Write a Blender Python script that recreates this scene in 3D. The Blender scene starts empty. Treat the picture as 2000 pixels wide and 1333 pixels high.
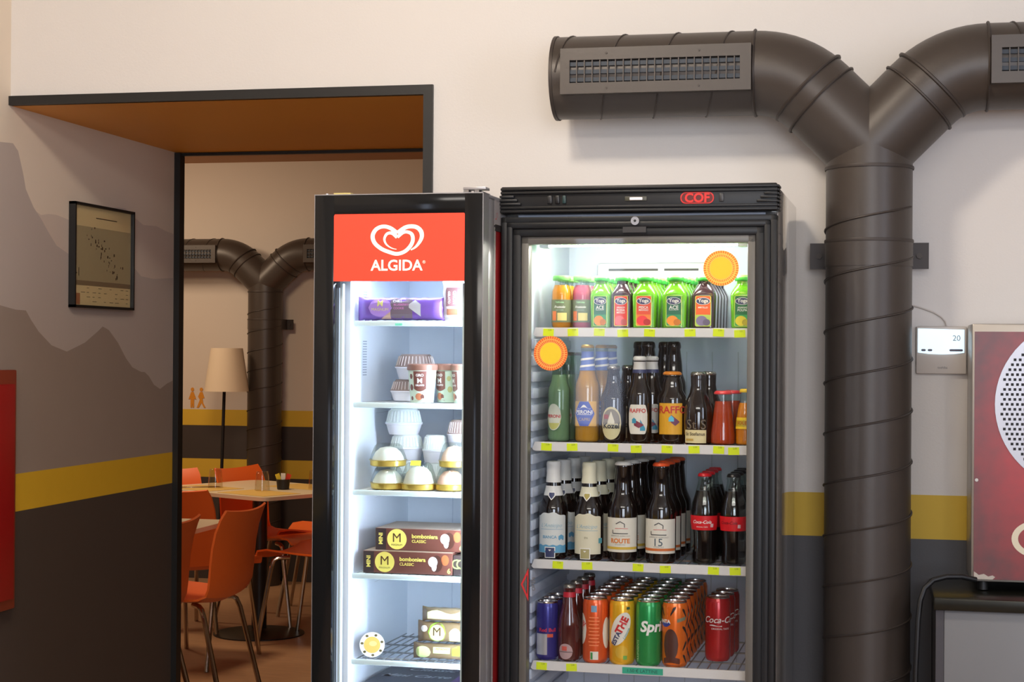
import bpy, bmesh, math, random
from mathutils import Vector, Matrix
random.seed(4)
SC = bpy.context.scene
COL = SC.collection
PI = math.pi

# ---------------------------------------------------------------- camera
YAW, PITCH, ROLL, FPX, CAMZ = math.atan(720/3300), 18.5/3300, .007, 3300, 1.45
f = Vector((-math.sin(YAW)*math.cos(PITCH), math.cos(YAW)*math.cos(PITCH), math.sin(PITCH)))
r = Vector((math.cos(YAW), math.sin(YAW), 0)); u = r.cross(f)
r2 = r*math.cos(ROLL)+u*math.sin(ROLL); u2 = u*math.cos(ROLL)-r*math.sin(ROLL)
cam_d = bpy.data.cameras.new('camera'); cam = bpy.data.objects.new('camera', cam_d); COL.objects.link(cam)
m3 = Matrix((r2, u2, -f)).transposed().to_4x4(); m3.translation = (0, 0, CAMZ)
cam.matrix_world = m3
cam_d.sensor_width = 36; cam_d.lens = 36*FPX/2000; cam_d.clip_start = .05
SC.camera = cam

# ---------------------------------------------------------------- world, lights, exposure
W = bpy.data.worlds.new('world'); SC.world = W; W.use_nodes = True
W.node_tree.nodes['Background'].inputs[0].default_value = (.6, .7, .9, 1)
W.node_tree.nodes['Background'].inputs[1].default_value = .3
vs = SC.view_settings
vs.view_transform = 'Standard'; vs.look = 'None'; vs.exposure = .42; vs.gamma = 1; vs.use_curve_mapping = False

def area(name, loc, aim, sx, sy, power, col):
    d = bpy.data.lights.new(name, 'AREA'); d.shape = 'RECTANGLE'; d.size = sx; d.size_y = sy
    d.energy = power; d.color = col
    o = bpy.data.objects.new(name, d); COL.objects.link(o); o.location = loc
    o.rotation_euler = (Vector(aim)-Vector(loc)).to_track_quat('-Z', 'Y').to_euler()
    return o
area('ceiling_spot_light', (-.95, 2.55, 2.98), (-.75, 4.42, 1.7), .3, .3, 22, (1, .88, .74))
area('added_front_fill', (0, -.4, 2.95), (-.3, 2.6, 1.2), 2.6, .5, 34, (1, .93, .85))  # added broad fill for the fridge fronts and the shaded wall
area('added_left_wall_fill', (-1.35, 2.3, 2.96), (-2.3, 4.7, 1.4), .15, .15, 6, (1, .84, .66))  # added lamp, lifts the left wall inside the passage
area('added_rear_fill', (1.0, -2.6, 1.8), (.2, 4.4, 1.4), 2.0, 1.5, 75, (.82, .88, 1))  # added floating fill with no window behind it, lights the labels frontally
area('added_side_fill', (2.9, 1.2, 2.0), (-.2, 4.2, 1.4), 1.4, 1.6, 34, (.72, .80, 1))  # added cool fill from the right, lifts the fridge shadow on the wall
area('dining_ceiling_light', (-3.2, 7.3, 2.5), (-3.3, 8.2, 0), .5, .5, 18, (1, .74, .50))
area('dining_ceiling_light_rear', (-4.6, 8.6, 2.5), (-4.4, 9.6, 0.4), .4, .4, 12, (1, .76, .54))

# ---------------------------------------------------------------- materials
def lin(c):
    c = c/255
    return c/12.92 if c <= .04045 else ((c+.055)/1.055)**2.4
MATS = {}
def mat(name, rgb, rough=.5, metal=0, emit=0, spec=.5, var=0, vscale=20, bump=0, bscale=60, coat=0, ecol=None):
    if name in MATS: return MATS[name]
    m = bpy.data.materials.new(name); m.use_nodes = True; nt = m.node_tree
    b = nt.nodes['Principled BSDF']
    c = (lin(rgb[0]), lin(rgb[1]), lin(rgb[2]), 1)
    b.inputs['Base Color'].default_value = c
    b.inputs['Roughness'].default_value = rough; b.inputs['Metallic'].default_value = metal
    b.inputs['Specular IOR Level'].default_value = spec
    b.inputs['Coat Weight'].default_value = coat; b.inputs['Coat Roughness'].default_value = .05
    if emit:
        e = ecol or rgb
        b.inputs['Emission Color'].default_value = (lin(e[0]), lin(e[1]), lin(e[2]), 1)
        b.inputs['Emission Strength'].default_value = emit
    if var or bump:
        tc = nt.nodes.new('ShaderNodeTexCoord'); n = nt.nodes.new('ShaderNodeTexNoise')
        nt.links.new(tc.outputs['Object'], n.inputs['Vector']); n.inputs['Scale'].default_value = vscale
        n.inputs['Detail'].default_value = 5
        if var:
            mx = nt.nodes.new('ShaderNodeMix'); mx.data_type = 'RGBA'
            mx.inputs[6].default_value = tuple(x*(1-var) for x in c[:3])+(1,)
            mx.inputs[7].default_value = tuple(min(1, x*(1+var)) for x in c[:3])+(1,)
            nt.links.new(n.outputs['Fac'], mx.inputs[0]); nt.links.new(mx.outputs[2], b.inputs['Base Color'])
        if bump:
            n2 = nt.nodes.new('ShaderNodeTexNoise'); n2.inputs['Scale'].default_value = bscale
            nt.links.new(tc.outputs['Object'], n2.inputs['Vector'])
            bp = nt.nodes.new('ShaderNodeBump'); bp.inputs['Strength'].default_value = bump; bp.inputs['Distance'].default_value = .002
            nt.links.new(n2.outputs['Fac'], bp.inputs['Height']); nt.links.new(bp.outputs['Normal'], b.inputs['Normal'])
    MATS[name] = m
    return m
def glass(name, tint=(255, 255, 255), ior=1.45, rough=.02, haze=0):
    if name in MATS: return MATS[name]
    m = bpy.data.materials.new(name); m.use_nodes = True; nt = m.node_tree; nt.nodes.clear()
    o = nt.nodes.new('ShaderNodeOutputMaterial'); t = nt.nodes.new('ShaderNodeBsdfTransparent')
    g = nt.nodes.new('ShaderNodeBsdfGlossy'); fr = nt.nodes.new('ShaderNodeFresnel'); mx = nt.nodes.new('ShaderNodeMixShader')
    t.inputs[0].default_value = (lin(tint[0]), lin(tint[1]), lin(tint[2]), 1)
    g.inputs['Roughness'].default_value = rough
    # same reflectance from both faces: 0.045 + 0.9 * facing^5
    nt.nodes.remove(fr); lw = nt.nodes.new('ShaderNodeLayerWeight'); pw = nt.nodes.new('ShaderNodeMath'); pw.operation = 'POWER'; pw.inputs[1].default_value = 5
    lw.inputs[0].default_value = .5
    ma = nt.nodes.new('ShaderNodeMath'); ma.operation = 'MULTIPLY_ADD'; ma.inputs[1].default_value = .9; ma.inputs[2].default_value = .045
    nt.links.new(lw.outputs['Facing'], pw.inputs[0]); nt.links.new(pw.outputs[0], ma.inputs[0])
    nt.links.new(ma.outputs[0], mx.inputs[0]); nt.links.new(t.outputs[0], mx.inputs[1]); nt.links.new(g.outputs[0], mx.inputs[2])
    last = mx
    if haze:
        d = nt.nodes.new('ShaderNodeBsdfDiffuse'); m2 = nt.nodes.new('ShaderNodeMixShader'); m2.inputs[0].default_value = haze
        nt.links.new(mx.outputs[0], m2.inputs[1]); nt.links.new(d.outputs[0], m2.inputs[2]); last = m2
    nt.links.new(last.outputs[0], o.inputs[0])
    MATS[name] = m
    return m

WHITE = mat('white_print', (240, 238, 232), .5)
BLACK = mat('black_print', (18, 18, 20), .5)

# ---------------------------------------------------------------- mesh builder
class MB:
    def __init__(s): s.v = []; s.f = []; s.m = []; s.mats = []
    def mi(s, m):
        if m not in s.mats: s.mats.append(m)
        return s.mats.index(m)
    def add(s, vs, fs, m, M=None):
        b = len(s.v); k = s.mi(m)
        s.v += [tuple(M @ Vector(p)) if M else tuple(p) for p in vs]
        for q in fs: s.f.append(tuple(b+i for i in q)); s.m.append(k)
        return s
    def box(s, x0, x1, y0, y1, z0, z1, m, bev=0, M=None, seg=2):
        x0, x1 = sorted((x0, x1)); y0, y1 = sorted((y0, y1)); z0, z1 = sorted((z0, z1))
        if bev <= 0:
            v = [(x, y, z) for x in (x0, x1) for y in (y0, y1) for z in (z0, z1)]
            return s.add(v, [(0, 1, 3, 2), (4, 6, 7, 5), (0, 4, 5, 1), (2, 3, 7, 6), (0, 2, 6, 4), (1, 5, 7, 3)], m, M)
        bm = bmesh.new(); bmesh.ops.create_cube(bm, size=1)
        for w in bm.verts:
            w.co = Vector(((x0+x1)/2+w.co.x*(x1-x0), (y0+y1)/2+w.co.y*(y1-y0), (z0+z1)/2+w.co.z*(z1-z0)))
        bev = min(bev, .49*min(x1-x0, y1-y0, z1-z0))
        bmesh.ops.bevel(bm, geom=list(bm.edges), offset=bev, segments=seg, affect='EDGES', profile=.5)
        return s.bm(bm, m, M)
    def bm(s, bm, m, M=None):
        bm.verts.index_update()
        s.add([w.co[:] for w in bm.verts], [tuple(w.index for w in q.verts) for q in bm.faces], m, M); bm.free()
        return s
    def lathe(s, prof, m, n=28, M=None, p=2, caps=True):
        """prof: (radius, z[, squareness]) from bottom to top"""
        v = []; fs = []
        for q in prof:
            rr, z = q[0], q[1]; pw = q[2] if len(q) > 2 else p
            for i in range(n):
                a = 2*PI*i/n; c, sn = math.cos(a), math.sin(a)
                k = 1 if pw == 2 else (abs(c)**pw+abs(sn)**pw)**(-1/pw)
                v.append((rr*k*c, rr*k*sn, z))
        for j in range(len(prof)-1):
            for i in range(n):
                a, b = j*n+i, j*n+(i+1) % n
                fs.append((a, b, b+n, a+n))
        if caps: fs += [tuple(reversed(range(n))), tuple((len(prof)-1)*n+i for i in range(n))]
        return s.add(v, fs, m, M)
    def tube(s, pts, rad, m, n=10, closed=False, M=None, caps=True):
        pts = [Vector(p) for p in pts]; v = []; fs = []
        N = len(pts); up = None
        for i, p in enumerate(pts):
            t = (pts[min(i+1, N-1)]-pts[max(i-1, 0)]).normalized()
            if up is None:
                up = t.orthogonal().normalized()
            up = (up-t*up.dot(t)).normalized(); sd = t.cross(up)
            rr = rad[i] if isinstance(rad, (list, tuple)) else rad
            for k in range(n):
                a = 2*PI*k/n; v.append(p+(up*math.cos(a)+sd*math.sin(a))*rr)
        for i in range(N-1):
            for k in range(n):
                a, b = i*n+k, i*n+(k+1) % n
                fs.append((a, b, b+n, a+n))
        if caps: fs += [tuple(reversed(range(n))), tuple((N-1)*n+k for k in range(n))]
        return s.add(v, fs, m, M)
    def prism(s, poly, a, b, m, plane='xz', M=None):
        n = len(poly)
        g = {'xz': lambda p, d: (p[0], d, p[1]), 'yz': lambda p, d: (d, p[0], p[1]), 'xy': lambda p, d: (p[0], p[1], d)}[plane]
        v = [g(p, a) for p in poly]+[g(p, b) for p in poly]
        bm = bmesh.new(); vv = [bm.verts.new(q) for q in v]
        bm.faces.new(vv[:n]); bm.faces.new(vv[n:][::-1])
        for i in range(n): bm.faces.new((vv[i], vv[i+n], vv[(i+1) % n+n], vv[(i+1) % n]))
        bmesh.ops.recalc_face_normals(bm, faces=bm.faces)
        bmesh.ops.triangulate(bm, faces=[q for q in bm.faces if len(q.verts) > 4])
        return s.bm(bm, m, M)
    def flat(s, poly, y, m, plane='xz', M=None):
        g = {'xz': lambda p: (p[0], y, p[1]), 'yz': lambda p: (y, p[0], p[1]), 'xy': lambda p: (p[0], p[1], y)}[plane]
        bm = bmesh.new(); bm.faces.new([bm.verts.new(g(p)) for p in poly])
        bmesh.ops.triangulate(bm, faces=bm.faces)
        return s.bm(bm, m, M)
    def decal(s, R, uc, w, lo, hi, m, n=14, rows=4, off=.0004, M=None):
        """patch wrapped on a round body; R(z) radius, lo/hi numbers or functions of t in -1..1"""
        L = lo if callable(lo) else (lambda t: lo); H = hi if callable(hi) else (lambda t: hi)
        v = []; fs = []
        zc = (L(0)+H(0))/2; r0 = R(zc)
        for i in range(n+1):
            t = -1+2*i/n
            for j in range(rows+1):
                z = L(t)+(H(t)-L(t))*j/rows; a = (uc+w/2*t)/r0; q = R(z)+off
                v.append((q*math.sin(a), -q*math.cos(a), z))
        for i in range(n):
            for j in range(rows):
                a = i*(rows+1)+j; fs.append((a, a+rows+1, a+rows+2, a+1))
        return s.add(v, fs, m, M)
    def text(s, body, m, uc, zc, w=None, h=None, R=None, y=0, off=.0009, rot=0, M=None, shear=0, bold=0, plane='xz', sx=1):
        vs, fs, tw, th = text_mesh(body, shear, bold)
        k = w/tw if w else h/th
        kx = k*sx; c, sn = math.cos(rot), math.sin(rot)
        out = []
        for (a, b) in vs:
            a, b = a*kx, b*k; a, b = a*c-b*sn, a*sn+b*c
            a += uc; b += zc
            if R:
                an = a/R(zc); q = R(b)+off; out.append((q*math.sin(an), -q*math.cos(an), b))
            elif plane == 'xz': out.append((a, y, b))
            elif plane == 'yz': out.append((y, a, b))
            else: out.append((a, b, y))
        return s.add(out, fs, m, M)
    def build(s, name, parent=None, smooth=True, ang=35):
        me = bpy.data.meshes.new(name); me.from_pydata(s.v, [], s.f); me.validate()
        for m in s.mats: me.materials.append(m)
        if len(me.polygons) == len(s.m): me.polygons.foreach_set('material_index', s.m)
        if smooth:
            me.polygons.foreach_set('use_smooth', [True]*len(me.polygons)); me.set_sharp_from_angle(angle=math.radians(ang))
        me.update()
        o = bpy.data.objects.new(name, me); COL.objects.link(o)
        if parent: o.parent = parent
        return o
_TX = {}
def text_mesh(body, shear, bold):
    k = (body, shear, bold)
    if k in _TX: return _TX[k]
    c = bpy.data.curves.new('t', 'FONT'); c.body = body; c.shear = shear; c.offset = bold; c.resolution_u = 3; c.size = 1
    o = bpy.data.objects.new('t', c); COL.objects.link(o)
    dg = bpy.context.evaluated_depsgraph_get(); dg.update()
    me = bpy.data.meshes.new_from_object(o.evaluated_get(dg))
    vs = [(q.co.x, q.co.y) for q in me.vertices]; fs = [tuple(p.vertices) for p in me.polygons]
    x0, x1 = min(a for a, b in vs), max(a for a, b in vs); y0, y1 = min(b for a, b in vs), max(b for a, b in vs)
    vs = [(a-(x0+x1)/2, b-(y0+y1)/2) for a, b in vs]
    bpy.data.objects.remove(o); bpy.data.curves.remove(c); bpy.data.meshes.remove(me)
    _TX[k] = (vs, fs, x1-x0, y1-y0)
    return _TX[k]

def tag(o, label=None, cat=None, group=None, kind=None):
    if label: o['label'] = label
    if cat: o['category'] = cat
    if group: o['group'] = group
    if kind: o['kind'] = kind
    return o
def thing(name, label, cat, loc=(0, 0, 0), rz=0, group=None):
    o = bpy.data.objects.new(name, None); COL.objects.link(o); o.empty_display_size = .05
    o.location = loc; o.rotation_euler = (0, 0, rz)
    return tag(o, label, cat, group)
def copy_tree(o, parent=None):
    c = o.copy(); COL.objects.link(c); c.parent = parent
    for ch in o.children: copy_tree(ch, c)
    return c
def interp(prof):
    P = sorted([(q[1], q[0]) for q in prof])
    def R(z):
        if z <= P[0][0]: return P[0][1]
        for (a, ra), (b, rb) in zip(P, P[1:]):
            if z <= b: return ra if b == a else ra+(rb-ra)*(z-a)/(b-a)
        return P[-1][1]
    return R
def ell(cx, cz, a, b, n=28): return [(cx+a*math.cos(2*PI*i/n), cz+b*math.sin(2*PI*i/n)) for i in range(n)]
def rrect(x0, x1, z0, z1, rad, n=4):
    out = []
    for cx, cz, a0 in ((x1-rad, z1-rad, 0), (x0+rad, z1-rad, 90), (x0+rad, z0+rad, 180), (x1-rad, z0+rad, 270)):
        for i in range(n+1):
            a = math.radians(a0+90*i/n); out.append((cx+rad*math.cos(a), cz+rad*math.sin(a)))
    return out
ORD = ['first', 'second', 'third', 'fourth', 'fifth', 'sixth', 'seventh']

# ================================================================ ROOM
wall_m = mat('wall_paint', (224, 219, 213), .75, var=.03, vscale=3, bump=.15, bscale=180)
grey_m = mat('dark_wall_paint', (80, 79, 82), .6, var=.04, vscale=4, bump=.15, bscale=180)
yel_m = mat('yellow_wall_paint', (214, 176, 52), .6, var=.03, vscale=5)
ochre_m = mat('ochre_paint', (232, 160, 48), .55, var=.05, vscale=3)
trim_m = mat('black_trim', (26, 26, 25), .45)
warm_dark_m = mat('dark_paint_warm_lit', (78, 66, 58), .65, var=.05, vscale=5)  # same dark grey paint, warm light of the left wall mixed into its colour
mur = [mat('mural_paper', (232, 216, 196), .7, var=.03, vscale=4), mat('mural_far_ridge', (214, 197, 182), .7, var=.03, vscale=4),
       mat('mural_mid_ridge', (192, 178, 168), .7, var=.03, vscale=4), mat('mural_near_ridge', (160, 143, 130), .7, var=.05, vscale=5)]
YW, YE = 4.42, 5.60
LX, RX = -2.44, -1.20
def struct(name, mb, smooth=False):
    o = mb.build(name, smooth=smooth); o['kind'] = 'structure'; return o
# floor
def floor_mat():
    m = mat('floor_wood', (172, 134, 100), .45, var=.25, vscale=9)
    nt = m.node_tree; tc = nt.nodes['Texture Coordinate']; n = nt.nodes['Noise Texture']
    mp = nt.nodes.new('ShaderNodeMapping'); mp.inputs['Scale'].default_value = (1, 5, 1)
    nt.links.new(tc.outputs['Object'], mp.inputs[0]); nt.links.new(mp.outputs[0], n.inputs['Vector'])
    return m
mb = MB(); mb.box(-6.5, 3.2, -3.2, 10.3, -.1, 0, floor_mat()); struct('floor', mb)
# back wall of the near room: block right of the passage + header over it, painted bands
mb = MB()
mb.box(RX, 3.0, YW, YE, 0, 3.0, wall_m); mb.box(LX-.2, RX, YW, YE, 2.15, 3.0, wall_m)
mb.box(RX, 3.0, YW-.001, YW, .978, 1.09, yel_m); mb.box(RX, 3.0, YW-.001, YW, 0, .978, grey_m)
mb.box(LX, RX, YW+.002, YE, 2.142, 2.15, ochre_m)
struct('wall_back', mb)
# left wall with the mural
mb = MB()
mb.box(LX-.2, LX, -3.2, YE, 0, 3.0, mur[0])
far_r = [(-3, 1.95), (1, 1.8), (3, 2.0), (4.2, 1.95), (4.605, 1.843), (4.652, 1.85), (4.70, 1.851), (4.783, 1.842), (4.95, 1.885), (5.121, 1.91), (5.178, 1.91), (5.245, 1.886), (5.318, 1.866), (5.421, 1.87), (5.507, 1.858), (5.6, 1.85)]
mid_r = [(-3, 1.9), (0, 2.1), (2, 1.9), (3.4, 2.15), (4.0, 2.1), (4.34, 2.03), (4.377, 2.032), (4.434, 2.036), (4.464, 2.017), (4.495, 1.954), (4.511, 1.911), (4.558, 1.862), (4.605, 1.831), (4.653, 1.793), (4.702, 1.758), (4.785, 1.736), (5.0, 1.742), (5.221, 1.731), (5.301, 1.692), (5.404, 1.687), (5.6, 1.70)]
near_r = [(-3, 1.5), (0, 1.6), (2, 1.45), (3.5, 1.65), (4.2, 1.60), (4.37, 1.568), (4.457, 1.558), (4.517, 1.557), (4.548, 1.53), (4.595, 1.496), (4.675, 1.456), (4.773, 1.437), (4.892, 1.465), (4.98, 1.501), (5.016, 1.518), (5.061, 1.507), (5.129, 1.466), (5.188, 1.416), (5.239, 1.385), (5.307, 1.369), (5.336, 1.368), (5.369, 1.354), (5.411, 1.324), (5.462, 1.308), (5.517, 1.325), (5.6, 1.342)]
for k, rd in enumerate((far_r, mid_r, near_r)):
    e = .0004*(k+1)
    for (a, za), (b, zb) in zip(rd, rd[1:]):
        mb.add([(LX+e, a, 1.08), (LX+e, b, 1.08), (LX+e, b, zb), (LX+e, a, za)], [(0, 1, 2, 3)], mur[k+1])
mb.box(LX, LX+.0016, -3, YE, .974, 1.083, mat('yellow_band_warm_lit', (232, 184, 44), .6, var=.03)); mb.box(LX, LX+.0016, -3, YE, 0, .974, warm_dark_m)  # band yellow copied warmer and brighter to paint in this wall's warm light
struct('wall_left', mb)
# other walls of the near room
mb = MB(); mb.box(LX-.2, 3.2, -3.2, -3.0, 0, 3.0, wall_m); mb.box(LX, 3.0, -3.0, -2.999, .76, 1.07, mat('ochre_band_rear', (196, 128, 60), .6)); mb.box(LX, 3.0, -3.0, -2.999, 0, .76, grey_m)
struct('wall_rear', mb)
mb = MB(); mb.box(3.0, 3.2, -3.0, YE, 0, 3.0, wall_m); mb.box(2.999, 3.0, -3.0, YW, .978, 1.09, yel_m); mb.box(2.999, 3.0, -3, YW, 0, .978, grey_m)
struct('wall_right', mb)
mb = MB(); mb.box(LX-.2, 3.2, -3.2, YE, 3.0, 3.1, mat('ceiling_paint', (225, 222, 216), .8)); struct('ceiling', mb)
mb = MB()
wx0, wx1, wz0, wz1 = -2.24, -1.93, .98, 2.2
mb.box(wx0, wx1, -2.998, -2.99, wz0, wz1, mat('daylight_pane', (215, 228, 255), .3, emit=3.2))
for a, b, c, d in ((wx0-.05, wx0, wz0-.05, wz1+.05), (wx1, wx1+.05, wz0-.05, wz1+.05), (wx0, wx1, wz0-.05, wz0), (wx0, wx1, wz1, wz1+.05)):
    mb.box(a, b, -2.998, -2.96, c, d, mat('window_frame_white', (210, 208, 200), .5))
struct('window_1', mb)
# far (dining) room shell
dark_band = mat('dark_band_paint', (62, 54, 50), .6)
farwall = mat('dining_wall_paint', (212, 200, 186), .75, var=.03, vscale=3)
mb = MB(); mb.box(-6.5, 3.2, 10.0, 10.2, 0, 2.7, farwall)
for z0, z1, m in ((.965, 1.065, yel_m), (.755, .965, dark_band), (.64, .755, yel_m), (0, .64, dark_band)): mb.box(-6.3, 3.0, 9.999, 10, z0, z1, m)
struct('wall_dining_back', mb)
mb = MB(); mb.box(-6.5, -6.3, YE, 10.0, 0, 2.7, farwall); struct('wall_dining_left', mb)
mb = MB(); mb.box(3.0, 3.2, YE, 10.0, 0, 2.7, farwall); struct('wall_dining_right', mb)
mb = MB(); mb.box(-6.5, LX-.2, YE-.2, YE, 0, 2.7, farwall); struct('wall_dining_front', mb)
mb = MB(); mb.box(-6.5, 3.2, YE, 10.2, 2.62, 2.72, mat('dining_ceiling_paint', (176, 128, 84), .7)); struct('ceiling_dining', mb)
# black trims of the passage
mb = MB(); mb.box(LX, RX+.014, YW-.012, YW+.01, 2.142, 2.168, trim_m); struct('trim_1', mb)
mb = MB(); mb.box(RX-.012, RX+.014, YW-.012, YW+.03, 0, 2.142, trim_m); struct('trim_2', mb)
mb = MB(); mb.box(LX, LX+.022, YE-.03, YE+.01, 0, 2.14, trim_m); struct('trim_3', mb)
mb = MB(); mb.box(LX+.022, RX, YE-.012, YE+.01, 2.131, 2.141, trim_m); struct('trim_4', mb)
#PART2

# ================================================================ VENTILATION DUCT
duct_m = mat('duct_brown_metal', (68, 60, 54), .4, metal=.1, spec=.5, var=.08, vscale=14, bump=.1, bscale=90)
seam_m = mat('duct_seam', (64, 56, 51), .5, metal=.25, var=.08)
slot_m = mat('grille_dark', (10, 11, 13), .7); louv_m = mat('grille_blue_louver', (44, 52, 62), .5, metal=.2)
def make_duct(label, group, loc):
    t = thing('ventilation_duct', label, 'duct', loc, 0, group)
    Rd = .105; zA = .0
    ax = [(0, -2.15), (0, -.19)]
    # trunk (vertical), local origin = trunk axis at arm height 2.15
    mb = MB()
    mb.tube([(0, 0, -2.15), (0, 0, -.19)], Rd, duct_m, n=40)
    # helical ridge on the trunk
    pts = []
    pitch = .126; z = -2.1
    a = 0
    while z < -.34:
        pts.append(((Rd+.0015)*math.cos(a), (Rd+.0015)*math.sin(a), z)); a += 2*PI/36; z += pitch/36
    mb.tube(pts, .0028, seam_m, n=6)
    for z in (-.245, -.425):
        mb.lathe([(Rd+.003, z-.004), (Rd+.004, z), (Rd+.003, z+.004)], seam_m, n=40, caps=True)
    for s in (-1, 1):
        pa = [(0, 0, -.235)]
        pa += [(s*d, 0, -.19+d) for d in (.0, .04, .08, .126)]
        n = 10
        for i in range(1, n+1):
            b = math.radians(45*(1-i/n)); pa.append((s*(.28-.217*math.sin(b)), 0, -.217*(1-math.cos(b))))
        pa = pa[1:]
        mb.tube(pa, Rd, duct_m, n=40)
        # ridges on elbow
        def ring(px, pz, ang, rr=.004, e=.002):
            q = [(px+(-math.sin(ang))*s*(Rd+e)*math.cos(k)*-1*-1, (Rd+e)*math.sin(k), pz+math.cos(ang)*(Rd+e)*math.cos(k)) for k in [2*PI*i/40 for i in range(41)]]
            return q
        for d, ang in (('a', 45), ('b', 45), ('c', 22.5), ('d', 0)):
            if d == 'a': px, pz = s*.118, -.19+.118; v = (-s*math.sin(PI/4), math.cos(PI/4))
            elif d == 'b': px, pz = s*.150, -.041; v = (-s*math.sin(PI/4), math.cos(PI/4))
            elif d == 'c':
                continue
            else: px, pz = s*.28, 0; v = (0, 1)
            sg = -1
            q = []
            for i in range(41):
                k = 2*PI*i/40; rr = Rd+.002
                # ring plane spanned by y and the in-plane normal of the axis
                nx, nz = (s*math.sin(math.radians(ang)), math.cos(math.radians(ang)))
                q.append((px-nx*0+(-nx*-1)*0+(-s*math.sin(math.radians(ang))*-1)*0 + (nx if ang else 0)*rr*math.cos(k)*(1 if ang else 0), rr*math.sin(k), pz+(nz if ang else 1)*rr*math.cos(k)*1))
            # axis direction for 45 degree leg is (s,1)/sqrt2, so the normal is (-s,1)/sqrt2
            if ang:
                q = [(px-s*math.sin(PI/4)*(Rd+.002)*math.cos(2*PI*i/40), (Rd+.002)*math.sin(2*PI*i/40), pz+math.cos(PI/4)*(Rd+.002)*math.cos(2*PI*i/40)) for i in range(41)]
            mb.tube(q, .0035 if d != 'b' else .0045, seam_m, n=6, caps=False)
        x1 = .28; x2 = .785
        mb.tube([(s*x1, 0, 0), (s*x2, 0, 0)], Rd, duct_m, n=40)
        pts = []; a = 0; x = x1+.02
        while x < x2-.01:
            pts.append((s*x, (Rd+.001)*math.cos(a), (Rd+.001)*math.sin(a))); a += 2*PI/36; x += .135/36
        mb.tube(pts, .0022, seam_m, n=6)
        mb.tube([(s*(x2-.004), 0, 0), (s*(x2+.004), 0, 0)], Rd+.003, seam_m, n=40)
    mb.build('pipe', t, ang=40)
    for s in (-1, 1):
        g = MB(); c = s*.52; fx0, fx1, fz0, fz1 = c-.237, c+.237, -.058, .056
        ix0, ix1, iz0, iz1 = c-.213, c+.210, -.031, .026
        yf = -.117
        for a, b, cc, d in ((fx0, fx1, iz1, fz1), (fx0, fx1, fz0, iz0), (fx0, ix0, iz0, iz1), (ix1, fx1, iz0, iz1)):
            g.box(a, b, yf, -.092, cc, d, duct_m)
        g.box(fx0, fx1, -.1, -.06, fz0+.02, fz1-.02, slot_m)
        gr = g.build('grille_frame', t, smooth=False)
        l = MB()
        for k in range(3):
            zc = iz0+.009+k*.0195
            l.box(ix0, ix1, -.110, -.1005, zc-.005, zc+.005, louv_m)
        l.build('louver', gr, smooth=False)
        for k in range(21):
            b = MB(); xc = ix0+(k+.9)*(ix1-ix0)/21.6
            b.box(xc-.0013, xc+.0013, -.1155, -.1105, iz0, iz1, duct_m); b.build('grille_bar', gr, smooth=False)
        for dx, dz in ((-.12, .042), (.11, .042), (-.12, -.045), (.11, -.045)):
            sc = MB(); sc.tube([(c+dx, yf+.001, dz), (c+dx, yf-.002, dz)], .0028, seam_m, n=10); sc.build('screw', gr)
    cl = MB(); zc = -.455
    cl.lathe([(Rd+.002, zc-.033), (Rd+.002, zc+.033)], duct_m, n=40, caps=False)
    for s in (-1, 1):
        cl.box(s*.101, s*.107, .0, .104, zc-.033, zc+.033, MATS.get('clamp_dark') or mat('clamp_dark', (58, 52, 50), .5, metal=.3))
        cl.box(s*.100, s*.147, .100, .104, zc-.033, zc+.033, mat('clamp_dark', (58, 52, 50), .5, metal=.3))
    cl = cl.build('clamp', t)
    for s in (-1, 1):
        b = MB(); b.tube([(s*.124, .102, zc), (s*.124, .093, zc)], .008, seam_m, n=6); b.build('bolt', cl)
    return t
DUCTG = 'Y shaped ventilation ducts'
d0 = make_duct('brown Y-shaped ventilation duct standing before the white wall right of the drinks fridge', DUCTG, (-.03, YW-.155, 2.15))
d1 = copy_tree(d0); d1.location = (-3.70, 9.83, 2.03); d1.scale = (1, 1, 1)
d1['label'] = 'dark Y-shaped ventilation duct seen through the passage in the dining room'
d1.scale = (1, 1, 2.03/2.15)

# ================================================================ PICTURE, RED CABINET, THERMOSTAT
t = thing('picture_frame', 'black framed notice with small dark marks hanging on the mountain mural', 'picture', (LX, 4.99, 1.574))
a, b, z0, z1 = -.212, .212, 0, .326
mb = MB()
for p in ((a, a+.008, z0, z1), (b-.008, b, z0, z1), (a, b, z0, z0+.008), (a, b, z1-.008, z1)): mb.box(.002, .024, p[0], p[1], p[2], p[3], trim_m)
mb.build('frame', t, smooth=False)
paper = mat('yellowed_paper', (250, 226, 172), .6, var=.04); ink = mat('paper_ink', (92, 70, 56), .6); pgr = mat('paper_grey', (196, 180, 142), .6)
mb = MB(); mb.box(.004, .012, a+.006, b-.006, z0+.006, z1-.006, paper)
def yzr(y0, y1, za, zb, m, e=.0125): mb.add([(e, y0, za), (e, y1, za), (e, y1, zb), (e, y0, zb)], [(0, 1, 2, 3)], m)
yzr(a+.01, b-.01, .085, .255, pgr, .0122)
yzr(a+.01, b-.01, .070, .085, mat('paper_brown', (150, 128, 100), .6))
yzr(-.05, .1, .284, .287, ink); yzr(a+.01, -.155, .01, .045, mat('paper_orange', (196, 130, 90), .6))
rr = random.Random(7)
for k in range(46):
    q = k/46; y = -.09+.22*q+rr.uniform(-.035, .035); z = .235-.13*q+rr.uniform(-.03, .03)
    yzr(y, y+rr.uniform(.003, .010), z, z+rr.uniform(.003, .010), ink)
for k in range(9):
    for j in range(4):
        if rr.random() < .8: yzr(-.15+k*.04, -.15+k*.04+rr.uniform(.012, .03), .062-j*.014, .0635-j*.014, ink)
mb.text('-1', mat('ink_black', (30, 26, 24), .6), -.175, .112, h=.026, y=.013, plane='yz')
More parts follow.
